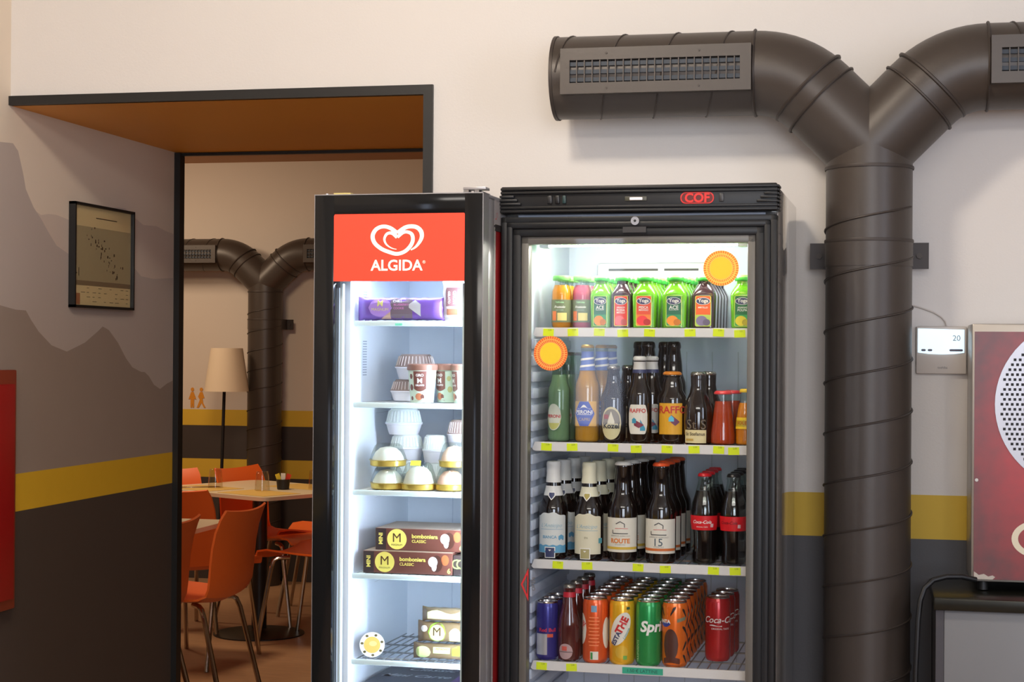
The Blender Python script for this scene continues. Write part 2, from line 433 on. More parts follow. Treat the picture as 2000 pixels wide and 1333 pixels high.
mb.build('print', t, smooth=False)
mb = MB(); mb.box(.016, .018, a+.008, b-.008, z0+.008, z1-.008, glass('frame_glass', (252, 252, 250))); mb.build('glass_pane', t, smooth=False)

t = thing('hose_cabinet', 'red fire hose cabinet edge on the dark left wall', 'cabinet', (LX+.003, 4.05, .705))
red_m = mat('cabinet_red', (176, 22, 26), .35); redd = mat('cabinet_red_frame', (150, 62, 40), .4)
mb = MB(); mb.box(0, .03, -.36, .36, 0, .68, redd, .004); mb.build('body', t)
mb = MB(); mb.box(.03, .04, -.33, .335, .03, .64, red_m, .004); dr = mb.build('door', t)
mb = MB(); mb.box(.04, .052, -.30, -.28, .3, .38, BLACK, .003); mb.build('handle', dr)

t = thing('thermostat', 'white wall thermostat with lit blue display beside the brown duct', 'thermostat', (.15, YW, 1.398))
tw = mat('thermostat_plastic', (206, 198, 190), .4)
mb = MB(); mb.box(-.062, .062, -.018, -.001, 0, .121, tw, .004)
mb.text('toshiba', mat('tiny_grey_print', (120, 112, 110), .5), .003, .0165, w=.024, y=-.0186); mb.build('housing', t)
mb = MB(); scr = mat('lcd_screen', (190, 215, 230), .2, emit=.75)
mb.prism([(-.058, .054), (-.03, .0505), (0, .0495), (.03, .0505), (.056, .054), (.056, .112), (-.058, .115)], -.0215, -.017, scr)
mb.text('20', mat('lcd_digit', (130, 140, 150), .4), .037, .091, h=.014, y=-.0219); mb.build('screen', t, smooth=False)
for x, w in ((-.044, .011), (-.028, .011), (.036, .033)):
    mb = MB(); mb.prism(rrect(x-w/2, x+w/2, .0575, .063, .0026), -.0235, -.0215, mat('thermo_button', (70, 66, 84), .4)); mb.build('button', t)
mb = MB()
mb.tube([(-.075, -.004, .175), (-.05, -.004, .168), (-.02, -.004, .157), (0, -.004, .145), (.010, -.004, .133), (.014, -.006, .119)], .0022, tw, n=8)
mb.build('cable', t)

# ================================================================ RIGHT: DISPENSER ON COUNTER CABINET
t = thing('drink_dispenser', 'red and dark dispenser with a round perforated steel plate on the grey counter', 'dispenser', (.214, 4.19, .905))
steel = mat('brushed_edge', (172, 166, 158), .35, metal=.6)
mb = MB(); mb.box(0, .62, 0, .21, 0, .617, steel, .004); mb.build('housing', t)
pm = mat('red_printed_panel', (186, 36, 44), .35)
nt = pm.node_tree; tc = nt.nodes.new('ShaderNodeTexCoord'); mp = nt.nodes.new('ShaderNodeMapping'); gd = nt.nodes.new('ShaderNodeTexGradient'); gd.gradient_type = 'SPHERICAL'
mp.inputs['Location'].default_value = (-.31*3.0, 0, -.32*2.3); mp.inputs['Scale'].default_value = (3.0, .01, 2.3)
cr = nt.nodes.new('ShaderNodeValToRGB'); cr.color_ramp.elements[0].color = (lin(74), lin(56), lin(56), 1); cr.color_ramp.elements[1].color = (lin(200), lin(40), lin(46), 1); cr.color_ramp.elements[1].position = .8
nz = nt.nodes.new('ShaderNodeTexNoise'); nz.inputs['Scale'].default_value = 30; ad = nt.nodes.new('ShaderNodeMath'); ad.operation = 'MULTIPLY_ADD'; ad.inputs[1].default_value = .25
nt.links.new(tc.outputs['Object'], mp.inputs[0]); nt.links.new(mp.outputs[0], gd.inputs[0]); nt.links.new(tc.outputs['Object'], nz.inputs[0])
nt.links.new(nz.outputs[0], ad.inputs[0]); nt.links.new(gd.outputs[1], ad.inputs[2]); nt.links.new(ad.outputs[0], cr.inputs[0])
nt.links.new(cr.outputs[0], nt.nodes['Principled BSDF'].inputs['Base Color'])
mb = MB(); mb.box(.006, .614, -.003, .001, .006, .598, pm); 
cx, cz = .258, .425
lw = mat('cream_lettering', (226, 216, 190), .5)
mb.add([(.007, -.0035, .006), (.05, -.0035, .006), (.056, -.0035, .012), (.05, -.0035, .016), (.04, -.0035, .013), (.03, -.0035, .019), (.018, -.0035, .016), (.012, -.0035, .021), (.007, -.0035, .024)], [tuple(range(9))], mat('chipped_paint', (190, 180, 168), .6))
for k in range(2):
    pass
o1 = ell(.155, .105, .062, .045, 40); o2 = ell(.155, .105, .047, .032, 40)
mb.add([(p[0], -.0036, p[1]) for p in o1+o2], [(i, (i+1) % 40, 40+(i+1) % 40, 40+i) for i in range(40) if not (i < 5 or i > 34)], lw)
pn = mb.build('front_panel', t, smooth=False)
mb = MB(); mb.tube([(cx, -.003, cz), (cx, -.007, cz)], .205, mat('plate_grey', (178, 178, 184), .35, metal=.4), n=64)
hole = mat('hole_black', (12, 12, 14), .6); hb = mat('hole_lit', (236, 236, 236), .5)
for i in range(-16, 17):
    for j in range(-14, 13):
        px, pz = i*.0118+(j % 2)*.0059, j*.0118
        if px*px+pz*pz < .193**2 and pz < .145:
            mb.add([(cx+px+a, -.0075, cz+pz+b) for a, b in ((-.0032, -.0032), (.0032, -.0032), (.0032, .0032), (-.0032, .0032))], [(0, 1, 2, 3)], hole)
mb.build('perforated_plate', t)
for z in (.6,):
    pass
for x, z in ((.012, .243), (.03, .0)):
    if z: 
        mb = MB(); mb.tube([(x, -.003, z), (x, -.006, z)], .004, steel, n=12); mb.build('screw', t)
for x in (.03, .30, .58):
    mb = MB(); mb.tube([(x, .03, -.022), (x, .03, 0)], .012, trim_m, n=16); mb.build('foot', t)

t = thing('counter_cabinet', 'grey metal counter cabinet with black top edge under the red dispenser', 'cabinet', (.142, 4.06, 0))
cab = mat('cabinet_grey', (120, 121, 123), .45, metal=.1, var=.04, vscale=6)
mb = MB(); mb.box(.006, .9, .02, .355, .06, .85, cab, .004); mb.box(.02, .9, .05, .35, 0, .06, trim_m)
mb.box(-.012, .006, .02, .355, 0, .85, mat('cabinet_side_dark', (70, 68, 72), .5, metal=.3)); mb.build('body', t)
mb = MB(); mb.box(-.018, .9, 0, .358, .851, .880, mat('counter_top_black', (40, 40, 34), .3, metal=.5, var=.2, vscale=30), .004); mb.build('worktop', t)
t = MB(); t.tube([(.225, 4.165, .912), (.19, 4.150, .920), (.155, 4.14, .920), (.125, 4.13, .912), (.105, 4.12, .893), (.095, 4.11, .865), (.09, 4.10, .82), (.085, 4.10, .7), (.083, 4.10, .5), (.082, 4.1, .2), (.08, 4.1, .01)], .0065, BLACK, n=10)
tag(t.build('power_cable'), 'black cable hanging down from the counter beside the duct', 'cable')

# ================================================================ DINING ROOM FURNITURE
orange = mat('orange_plastic', (250, 114, 44), .38); chrome = mat('chrome', (190, 182, 170), .15, metal=1)
def make_chair():
    t = thing('dining_chair', 'x', 'chair')
    prof = [(-.225, .425), (-.215, .445), (-.17, .452), (-.08, .446), (0, .440), (.08, .438), (.15, .443), (.19, .462), (.208, .50), (.214, .55), (.218, .60), (.224, .66), (.236, .72), (.254, .77), (.272, .805)]
    def wid(i): return [.20, .215, .22, .222, .222, .222, .218, .212, .214, .216, .216, .215, .213, .208, .196][i]
    def sheet(i0, i1, name):
        n = 12; v = []; fs = []
        idx = list(range(i0, i1+1))
        for side in (0, 1):
            for i in idx:
                y, z = prof[i]
                p = prof[max(i-1, 0)]; q = prof[min(i+1, len(prof)-1)]
                ty, tz = q[0]-p[0], q[1]-p[1]; L = math.hypot(ty, tz); ny, nz = -tz/L, ty/L
                for k in range(n+1):
                    s = -1+2*k/n; bow = .026*(s*s)  # edges curl towards the sitter
                    x = wid(i)*s; e = bow+(side*-.009)
                    v.append((x, y+ny*e, z+nz*e))
        R_ = len(idx); S = R_*(n+1)
        for a in range(R_-1):
            for k in range(n):
                q = a*(n+1)+k
                fs.append((q, q+n+1, q+n+2, q+1)); fs.append((S+q, S+q+1, S+q+n+2, S+q+n+1))
        for a in range(R_-1):
            for k in (0, n):
                q = a*(n+1)+k; g = (q, S+q, S+q+n+1, q+n+1); fs.append(g if k == n else g[::-1])
        for a in (0, R_-1):
            for k in range(n):
                q = a*(n+1)+k; g = (q, q+1, S+q+1, S+q); fs.append(g if a == 0 else g[::-1])
        mb = MB(); mb.add(v, fs, orange); mb.build(name, t, ang=50)
    sheet(0, 7, 'seat'); sheet(7, 14, 'backrest')
    for sx in (-1, 1):
        for y0, y1 in ((-.16, -.235), (.14, .25)):
            mb = MB(); x = sx*.165
            mb.tube([(x*.75, y0*.6, .430), (x*.95, y0*.88, .429), (x*1.02, y0, .418), (x*1.06, y0+(y1-y0)*.12, .385), (x*1.2, y1, .0)], .011, chrome, n=10)
            mb.build('leg', t)
    return t
ch = make_chair()
# x, y, facing (0 = towards -Y)
chairs = [(-2.74, 6.42, -92, 'orange plastic chair, fully seen in front, at the right end of the nearer table'),
          (-2.80, 5.88, -92, 'orange plastic chair cut by the mural wall edge, nearest of all'),
          (-3.10, 7.38, 172, 'orange chair whose backrest stands just behind the nearer table'),
          (-3.148, 8.535, 76, 'orange chair with its tall backrest behind the farther table, before the lamp'),
          (-3.56, 8.10, 35, 'orange chair at the left edge of the view behind the farther table'),
          (-2.70, 7.95, -100, 'orange chair with red-lit seat pushed under the right side of the farther table'),
          (-2.98, 8.9, -80, 'orange chair in shade farthest right beyond the farther table')]
for i, (x, y, a, lb) in enumerate(chairs):
    o = ch if i == 0 else copy_tree(ch)
    o.location = (x, y, 0); o.rotation_euler = (0, 0, math.radians(a)); tag(o, lb, None, 'orange chairs around the dining tables')
top_m = mat('table_top_cream', (222, 205, 170), .35, var=.04, vscale=8); ped = mat('table_pedestal_black', (24, 22, 22), .4)
place_m = mat('placemat_paper', (214, 176, 92), .6, var=.1, vscale=20)
def table(loc, rz, hx, hy, label):
    t = thing('dining_table', label, 'table', loc, rz, 'square dining tables')
    mb = MB(); mb.prism(rrect(-hx, hx, -hy, hy, .05, 6), .722, .74, top_m, 'xy'); mb.build('tabletop', t)
    mb = MB(); mb.tube([(0, 0, .01), (0, 0, .722)], .038, ped, n=24); mb.build('pedestal', t)
    mb = MB(); mb.lathe([(.23, 0), (.23, .006), (.2, .012), (.05, .02), (.04, .03)], ped, n=40); mb.build('base', t)
    return t
table((-3.08, 8.13, 0), math.radians(-28), .44, .36, 'cream topped dining table on a round black base, the farther one with glasses')
table((-3.12, 6.26, 0), 0, .50, .33, 'cream topped dining table, the nearer one cut by the mural wall edge')
def tb(dx, dy, c=(-3.08, 8.13), a=math.radians(-28)): return (c[0]+dx*math.cos(a)-dy*math.sin(a), c[1]+dx*math.sin(a)+dy*math.cos(a))
for i, (x, y, rz, lb) in enumerate([(*tb(-.2, -.2), -28, 'paper placemat at the left front of the farther table'), (*tb(.22, -.2), -28, 'paper placemat at the right front corner of the farther table'), (*tb(.1, .22), -28, 'paper placemat at the back of the farther table'), (-2.86, 6.26, 0, 'paper placemat on the nearer dining table')]):
    mb = MB(); mb.box(-.17, .17, -.12, .12, 0, .001, place_m); o = tag(mb.build('placemat', smooth=False), lb, 'placemat', 'paper placemats on the dining tables')
    o.location = (x, y, .7405); o.rotation_euler = (0, 0, math.radians(rz))
gl = glass('tumbler_glass', (250, 248, 242), rough=.05)
def tumbler(loc, lb):
    mb = MB(); mb.lathe([(.038, 0), (.036, .03), (.033, .07), (.030, .092), (.026, .095), (.0255, .088), (.0285, .085), (.034, .03), (.0355, 0)], gl, n=24, caps=False)
    o = tag(mb.build('drinking_glass'), lb, 'glass', 'upturned tumblers on the farther table'); o.location = loc
x, y = tb(-.17, -.15); tumbler((x, y, .742), 'upturned clear tumbler on the left placemat of the farther table')
x, y = tb(.13, -.10); tumbler((x, y, .742), 'upturned clear tumbler beside the cruet on the farther table')
x, y = tb(.24, .16); tumbler((x, y, .742), 'upturned clear tumbler farthest right on the farther table')
x, y = tb(.14, .03)
t = thing('condiment_holder', 'small black condiment holder with sachets on the farther table', 'condiment holder', (x, y, .742))
mb = MB(); mb.lathe([(.03, 0), (.035, .05), (.033, .05), (.028, .004)], BLACK, n=20, caps=False); mb.lathe([(.03, 0), (.03, .003)], BLACK, n=20); mb.build('cup', t)
for k, c in enumerate(((222, 196, 60), (230, 228, 220), (200, 60, 40))):
    mb = MB(); mb.box(-.012, .012, -.001, .001, 0, .06, mat('sachet_%d' % k, c, .4), M=Matrix.Translation((-.012+.012*k, 0, .02)) @ Matrix.Rotation(.35*(k-1), 4, 'Y')); mb.build('sachet', t, smooth=False)
x, y = tb(-.26, -.18)
for k in range(2):
    mb = MB(); mb.box(-.1, .1, -.006, .006, 0, .002, chrome, .0008)
    o = tag(mb.build('knife' if k else 'fork'), ['fork', 'knife'][k]+' lying on the left placemat of the farther table', 'cutlery'); o.location = (x+.02*k, y-.03*k, .742); o.rotation_euler = (0, 0, .5)
t = thing('floor_lamp', 'floor lamp with off-white tapered shade and thin black pole by the dining wall', 'lamp', (-3.88, 9.66, 0))
mb = MB(); mb.lathe([(.135, 1.19), (.096, 1.452), (.094, 1.452), (.133, 1.19)], mat('lamp_shade_fabric', (226, 208, 180), .8), n=36, caps=False); mb.build('lamp_shade', t)
mb = MB(); mb.tube([(-.012, 0, 1.36), (-.015, 0, 1.19), (-.03, 0, .62), (-.045, 0, .02)], .010, BLACK, n=10); mb.build('pole', t)
mb = MB(); mb.lathe([(.13, 0), (.13, .012), (.02, .02)], BLACK, n=30); mb.build('base', t)
yp = mat('pictogram_yellow', (214, 140, 30), .6)
for k, x in enumerate((-4.245, -4.185)):
    mb = MB()
    x0 = 0
    mb.prism(ell(0, .115, .011, .012, 14), -.002, 0, yp)
    if k == 0: mb.prism([(-.008, .10), (.008, .10), (.026, .052), (.012, .055), (.012, .0), (.002, .0), (0, .03), (-.002, 0), (-.012, 0), (-.012, .055), (-.026, .052)], -.002, 0, yp)
    else: mb.prism([(-.008, .10), (.008, .10), (.022, .06), (.009, .06), (.013, .03), (.03, .0), (.018, .0), (.002, .03), (-.016, .0), (-.03, .0), (-.010, .05), (-.022, .07)], -.002, 0, yp)
    o = tag(mb.build('wall_pictogram', smooth=False), ['yellow standing figure painted on the dining wall, left of the pair', 'yellow striding figure painted on the dining wall, nearer the lamp shade'][k], 'pictogram', 'yellow figures on the dining wall')
    o.location = (x, 9.999, 1.075)
#PART3

# ================================================================ BEVERAGE FRIDGE
ROT = math.radians(-1.4)
class Frame:
    def __init__(s, x, y): s.M = Matrix.Translation((x, y, 0)) @ Matrix.Rotation(ROT, 4, 'Z')
    def p(s, x, y, z): return s.M @ Vector((x, y, z))
FR = Frame(-.853, 3.785); FZ = Frame(-1.252, 3.641)
fblk = mat('fridge_black_plastic', (28, 28, 29), .4, spec=.35); fblk2 = mat('door_frame_black', (30, 31, 33), .38, spec=.3); fgry = mat('door_inner_grey', (112, 108, 102), .4, metal=.3)
fside = mat('fridge_side_enamel', (205, 203, 198), .07, metal=.75, spec=.8)
liner = mat('fridge_liner', (206, 215, 230), .45); railw = mat('rail_white', (222, 220, 218), .4); wirem = mat('wire_shelf', (150, 154, 156), .3, metal=.6)
chromy = mat('bright_metal', (205, 203, 200), .2, metal=1)
fr = thing('drinks_fridge', 'tall black framed glass door fridge full of juices, beers and cans', 'fridge', FR.p(0, 0, 0), ROT)
FW, FH = .626, 1.826
mb = MB()
mb.box(0, .028, .052, .60, .06, FH-.004, fside, .003); mb.box(FW-.028, FW, .052, .60, .06, FH-.004, fside, .003)
mb.box(.028, FW-.028, .56, .60, .06, FH-.004, fside); mb.box(.028, FW-.028, .052, .56, 1.72, FH-.004, liner); mb.box(.028, FW-.028, .052, .56, .06, .2, liner)
mb.box(.028, .0545, .054, .56, .2, 1.72, liner); mb.box(FW-.0445, FW-.028, .054, .56, .2, 1.72, liner); mb.box(.0545, FW-.0445, .505, .56, .2, 1.72, liner)
z = .26
while z < 1.49:
    mb.box(.0545, .0615, .075, .50, z, z+.024, liner, .003); mb.box(FW-.0515, FW-.0445, .075, .50, z, z+.024, liner, .003); z += .0385
for k in range(7): mb.box(.10+k*.065, .102+k*.065, .503, .506, .25, 1.45, mat('liner_groove', (176, 186, 196), .5))
mb.box(.13, .42, .49, .506, 1.60, 1.676, mat('fan_cover', (226, 228, 222), .4), .008)
for a, b in ((.161, .288), (.304, .391)): mb.box(a, b, .4885, .4905, 1.655, 1.6605, mat('slot_dark', (70, 70, 68), .6))
for x, z in ((.545, 1.43), (.14, .665)): mb.tube([(x, .506, z), (x, .50, z)], .006, mat('liner_screw', (110, 110, 112), .4), n=12)
mb.box(0, FW, .052, .6, 0, .06, fblk)
mb.build('cabinet', fr)
mb = MB()
mb.box(-.002, FW+.001, .004, .075, 1.764, FH, fblk, .003)
for k, z in enumerate((1.7685, 1.777, 1.7855, 1.794, 1.8025, 1.811, 1.8195)):
    mid = 2 <= k <= 4
    if not mid: mb.box(-.0015, FW+.003, -.004, .01, z-.0028, z+.0028, fblk, .0012)
    else:
        mb.box(-.004, .03+(4-k)*.008, -.004, .01, z-.0028, z+.0028, fblk, .0012)
        mb.box(FW-.026-(4-k)*.008, FW+.003, -.004, .01, z-.0028, z+.0028, fblk, .0012)
for k in range(7): 
    z = (1.7685, 1.777, 1.7855, 1.794, 1.8025, 1.811, 1.8195)[k]; mb.box(FW, FW+.006, .004, .06, z-.0028, z+.0028, fblk, .0012)
hd = mb.build('canopy', fr)
redl = mat('logo_red', (226, 46, 40), .35)
mb = MB(); mb.prism(rrect(.413, .488, 1.7815, 1.8075, .012, 6), .0015, .0045, redl)
mb.prism(rrect(.4155, .4855, 1.784, 1.805, .0105, 6), .0005, .002, mat('logo_well', (96, 22, 22), .4))
mb.text('COF', redl, .451, 1.7945, w=.056, y=-.0005, bold=.035); nb = mb.build('logo_badge', hd, smooth=False)
mb = MB(); mb.box(.287, .337, .001, .006, 1.7895, 1.7995, mat('display_bezel', (74, 74, 62), .4), .001); mb.box(.298, .327, -.0005, .004, 1.7915, 1.7975, mat('display_white', (220, 210, 212), .3, emit=.5), .001); mb.build('temperature_display', hd)
for x, w, c in ((.113, .011, (30, 30, 32)), (.131, .010, (16, 16, 18)), (.147, .008, (34, 60, 60)), (.505, .010, (58, 58, 60))):
    mb = MB(); mb.box(x-w/2, x+w/2, -.0005, .005, 1.7855, 1.804, mat('switch_%d' % c[1], c, .35), .0015); mb.build('switch', hd)
# door
dz0, dz1 = .075, 1.756
mb = MB()
def rframe(mb, x0, x1, z0, z1, w, y0, y1, m, bev=.002):
    mb.box(x0, x0+w, y0, y1, z0, z1, m, bev); mb.box(x1-w, x1, y0, y1, z0, z1, m, bev)
    mb.box(x0, x1, y0, y1, z1-w, z1, m, bev); mb.box(x0, x1, y0, y1, z0, z0+w, m, bev)
rframe(mb, -.001, .627, dz0, dz1, .014, .004, .05, fblk2); rframe(mb, .012, .614, dz0+.012, dz1-.012, .015, .0, .05, fblk2, .004); rframe(mb, .026, .600, dz0+.025, dz1-.025, .020, .005, .05, fblk2, .004)
dr = mb.build('door', fr)
mb = MB(); rframe(mb, .0455, .580, dz0+.045, dz1-.0445, .0175, .012, .045, fgry, .002); mb.build('inner_frame', dr)
mb = MB(); mb.flat([(.05, dz0+.05), (.576, dz0+.05), (.576, dz1-.05), (.05, dz1-.05)], .011, glass('door_glass', (246, 248, 248), rough=.03)); mb.build('glass_pane', dr, smooth=False)
mb = MB(); mb.tube([(.3115, .001, 1.744), (.3115, -.006, 1.744)], .0095, chromy, n=24); mb.tube([(.3115, -.006, 1.744), (.3115, -.0065, 1.744)], .003, BLACK, n=10)
mb.box(.283, .336, -.001, .001, 1.718, 1.731, mat('faint_plate', (52, 50, 50), .4)); mb.build('lock', dr)
so = mat('sticker_orange', (246, 130, 24), .5); sy = mat('sticker_yellow', (244, 208, 36), .5); sr = mat('sticker_red_dash', (226, 84, 40), .5)
def sun(x, z, R_, m1, m2):
    mb = MB(); mb.tube([(x, .0098, z), (x, .0105, z)], R_, m1, n=48); mb.flat(ell(x, z, R_*.62, R_*.62, 40), .0094, sy)
    for k in range(44):
        a = 2*PI*k/44
        for ra, rb, w in ((.66, .78, .022), (.85, .99, .035)):
            c, s_ = math.cos(a), math.sin(a)
            mb.add([(x+R_*(q*c-p*s_), .0092, z+R_*(q*s_+p*c)) for q, p in ((ra, -w), (rb, -w*1.25), (rb, w*1.25), (ra, w))], [(0, 1, 2, 3)], m2)
    mb.build('sun_sticker', dr, smooth=False)
sun(.504, 1.637, .0395, mat('sticker_tube_lit', (252, 214, 90), .5), so); sun(.116, 1.444, .0395, mat('sticker_peach', (250, 176, 84), .5), mat('sticker_deep_orange', (236, 90, 24), .5))  # upper disc lightened to paint in the tube light passing through it
mb = MB(); pr = mat('arrow_red', (206, 40, 44), .5)
o_ = [(.052, .915), (.070, .953), (.070, .877)]; i_ = [(.0565, .915), (.0675, .938), (.0675, .892)]
mb.add([(p[0], -.0006, p[1]) for p in o_+i_], [(0, 1, 4, 3), (1, 2, 5, 4), (2, 0, 3, 5)], pr)
mb.text('OPEN', mat('grey_print', (104, 100, 96), .5), .079, .915, w=.03, rot=PI/2, y=.0108); mb.build('open_arrow_sticker', dr, smooth=False)
mb = MB(); mb.tube([(.095, .10, 1.706), (.532, .10, 1.706)], .013, mat('fluorescent_tube', (255, 250, 235), .3, emit=46), n=16); 
lt = mb.build('lamp_tube', fr)
mb = MB(); mb.box(.072, .094, .08, .12, 1.690, 1.72, liner, .002); mb.box(.533, .555, .08, .12, 1.690, 1.72, liner, .002); mb.build('lamp_socket', lt)
tagm = mat('price_tag_yellow', (222, 240, 20), .6, emit=0); tagi = mat('price_ink', (120, 130, 40), .6)
SH = [1.504, 1.238, .9645, .7285]
TG = [[.097, .155, .217, .272, .334, .427, .492, .540], [.094, .155, .251, .305, .376, .438, .494, .528], [.123, .192, .311, .374, .484, .533], [.086, .157]]
PRICE = [['3,00', '3,00', '2,50', '2,50', '2,50', '2,50', '2,50', '2,5'], ['2,50', '2,50', '2,50', '2,50', '2,50', '3,50', '2,00', '2,00'], ['3,50', '3,50', '4,50', '4,50', '2,50', '2,50'], ['3,50', '3,00']]
for si, zt in enumerate(SH):
    mb = MB()
    for k in range(22): mb.tube([(.068+k*.0235, .08, zt-.004), (.068+k*.0235, .497, zt-.004)], .0016, wirem, n=6)
    for y in (.085, .20, .34, .49): mb.tube([(.063, y, zt-.007), (.570, y, zt-.007)], .0024, wirem, n=6)
    sh = mb.build('wire_shelf', fr)
    mb = MB(); mb.prism([(.066, zt), (.572, zt), (.572, zt-.0205), (.064, zt-.0205), (.060, zt-.016)], .072, .077, railw)
    mb.box(.066, .572, .077, .079, zt-.022, zt, railw); mb.build('price_rail', sh, smooth=False)
    for k, x in enumerate(TG[si]):
        mb = MB(); jz = [-.001, -.0005, 0, -.002][k % 4]; mb.box(-.0125, .0125, -.0008, .0, -.0085, .0085, tagm)
        mb.text(PRICE[si][k], tagi, .003, .0055, h=.0042, y=-.0011)
        o = mb.build('price_tag', sh, smooth=False); o.location = (x, .0718, zt-.0105+jz); o.rotation_euler = (0, (.04*(-1)**k), 0)
    if si == 3:
        mb = MB(); mb.box(.276, .370, .0710, .0718, zt-.0185, zt-.004, mat('teal_tape', (40, 172, 140), .5)); mb.text('1.50 € LATTINE', mat('teal_ink', (20, 84, 74), .5), .323, zt-.011, w=.07, y=.0706); mb.build('price_strip', sh, smooth=False)

# ---------------------------------------------------------------- bottles and cans
def P(name, label_fn, cat, M): pass
g_clear = glass('bottle_clear', (232, 238, 236), rough=.04); g_green = mat('green_pear_juice_bottle', (112, 190, 30), .12, coat=.6)
dk = mat('brown_bottle_glass', (20, 11, 8), .07, coat=.8); dk2 = mat('black_bottle_glass', (16, 15, 18), .08, coat=.8)
def put(t, F_, x, y, z, label=None, rz=0):
    t.location = F_.p(x, y, z); t.rotation_euler = (0, 0, ROT+rz)
    if label: t['label'] = label
def rowcopy(t, F_, x, y, z, n, step, dx, base_label, rz=0, start=0, jit=.0):
    for k in range(n):
        o = t if k == 0 else copy_tree(t)
        put(o, F_, x+dx*k+(random.uniform(-jit, jit) if k else 0), y+step*k, z, base_label+', '+ORD[k+start]+' in row', rz)

# fruit juice bottles (round, green lid)
def juice_round(col, name):
    t = thing('juice_bottle', name, 'bottle', group='round juice bottles on the top shelf')
    prof = [(.019, 0), (.0225, .004), (.0234, .012), (.0234, .078), (.0225, .088), (.0175, .100), (.0165, .104), (.0165, .114)]
    mb = MB(); mb.lathe(prof, g_clear, caps=False); mb.build('glass_body', t)
    mb = MB(); mb.lathe([(q[0]*.95, q[1]+.0015) for q in prof[:6]], mat('juice_'+name.split()[0], col, .3)); mb.build('juice', t)
    mb = MB(); mb.lathe([(.0205, .112), (.0212, .114), (.0212, .121), (.020, .1235)], mat('juice_lid_green', (120, 200, 104), .35), n=36); mb.build('lid', t)
    R = interp(prof); lm = mat('juice_label_olive', (112, 122, 92), .5)
    mb = MB(); mb.decal(R, 0, .09, .014, .067, lm, n=28, rows=1)
    mb.decal(R, .006, .022, .018, .036, mat('label_straw', (226, 206, 130), .5), n=6, rows=1, off=.0008); mb.decal(R, -.014, .012, .018, .040, mat('label_peach', (226, 120, 60), .5), n=6, rows=1, off=.0008)
    mb.text('Valfrutta', mat('label_mint', (170, 226, 170), .5), 0, .061, w=.02, R=R, bold=.02); mb.text('Fruttolo', WHITE, 0, .050, w=.026, R=R, shear=.3, bold=.02); mb.text('NETTARE', mat('label_mint2', (170, 200, 190), .5), 0, .0425, w=.018, R=R)
    mb.build('label', t); return t
t = juice_round((240, 150, 30), 'orange juice bottle'); rowcopy(t, FR, .1165, .125, SH[0]-.001, 3, .055, .0, 'orange juice bottle with olive label and green lid')
t = juice_round((206, 84, 110), 'pink juice bottle'); rowcopy(t, FR, .1640, .135, SH[0]-.001, 3, .055, .0, 'pink juice bottle with olive label and green lid')
# square juice bottles
navy = mat('logo_navy', (60, 66, 104), .4)
def juice_square(kind, lab):
    t = thing('juice_bottle', 'x', 'bottle', group='square juice bottles on the top shelf')
    body = {'green': mat('green_pet_bottle', (92, 160, 26), .12, coat=.7), 'dark': mat('plum_pet_bottle', (54, 34, 40), .12, coat=.7)}[kind]
    prof = [(.0235, 0, 5), (.0265, .003, 6), (.0272, .03, 6), (.0285, .075, 6), (.0275, .082, 5), (.022, .094, 3), (.0165, .103, 2), (.0160, .112, 2)]
    mb = MB(); mb.lathe(prof, body, n=48); mb.build('body', t)
    mb = MB(); mb.lathe([(.0195, .110), (.0205, .112), (.0205, .116), (.0195, .1185)], mat('lid_leaf_green', (60, 170, 66), .3), n=36); mb.lathe([(.0192, .1185), (.0175, .1235), (.004, .1245)], mat('lid_light_green', (176, 226, 130), .3), n=36); mb.build('lid', t)
    top, mid, low, txt = lab
    mb = MB(); y = -.0292
    mb.prism(rrect(-.0185, .0185, .005, .0755, .004), y, -.02, mat('label_edge_lime', (196, 214, 90), .5))
    mb.flat(rrect(-.0168, .0168, .0065, .0745, .003), y-.0003, mat('lb_'+str(top), top, .5)); mb.flat(rrect(-.0168, .0168, .0065, .032, .003), y-.0005, mat('lb_'+str(mid), mid, .5))
    mb.flat(ell(-.003, .018, .013, .0115), y-.0007, mat('lb_'+str(low), low, .5)); mb.flat(ell(.008, .0145, .0085, .0075), y-.0009, mat('lb_'+str(low)+'b', tuple(int(c*.8) for c in low), .5))
    mb.flat(ell(0, .063, .0165, .0085), y-.0009, WHITE); mb.flat(ell(0, .063, .0153, .0074), y-.0011, navy); mb.text('Yoga', WHITE, 0, .063, w=.024, y=y-.0014, bold=.03, sx=1)
    for i, s_ in enumerate(txt): mb.text(s_, WHITE, 0, .0485-.006*i, w=.022, y=y-.0012, bold=.02)
    mb.build('label', t, smooth=False); return t
gl_ = ((46, 110, 84), (60, 150, 96), (240, 140, 50), ('ACE', 'POLPA DI FRUTTA'))
variants = [(.2128, .126, 'green', gl_, 'green square juice bottle beside the pink juice', 4),
            (.2628, .122, 'dark', ((222, 66, 56), (222, 66, 56), (236, 110, 110), ('ARANCIA', 'ROSSA', 'MIRTILLO')), 'dark square juice bottle with red grapefruit label', 4),
            (.3172, .118, 'green', ((226, 84, 60), (230, 130, 60), (226, 60, 66), ('PESCA', 'MANGO')), 'green square juice bottle with red peach label', 5),
            (.387, .118, 'green', gl_, 'green square juice bottle between peach and plum bottles', 5),
            (.453, .128, 'dark', ((238, 100, 44), (176, 200, 90), (126, 112, 146), ('MIRTILLO',)), 'dark square juice bottle with orange label and purple plums', 5),
            (.543, .125, 'green', ((40, 120, 70), (60, 160, 80), (230, 206, 50), ('ANANAS', 'POLPA')), 'green square juice bottle with yellow pineapple label at the right end', 4)]
for x, y, k, l, lb, n in variants:
    t = juice_square(k, l); t.scale = (.88, .88, 1) if x < .3 else (1, 1, 1)
    rowcopy(t, FR, x, y, SH[0]-.001, n if x < .5 else 2, .0605, .0, lb)

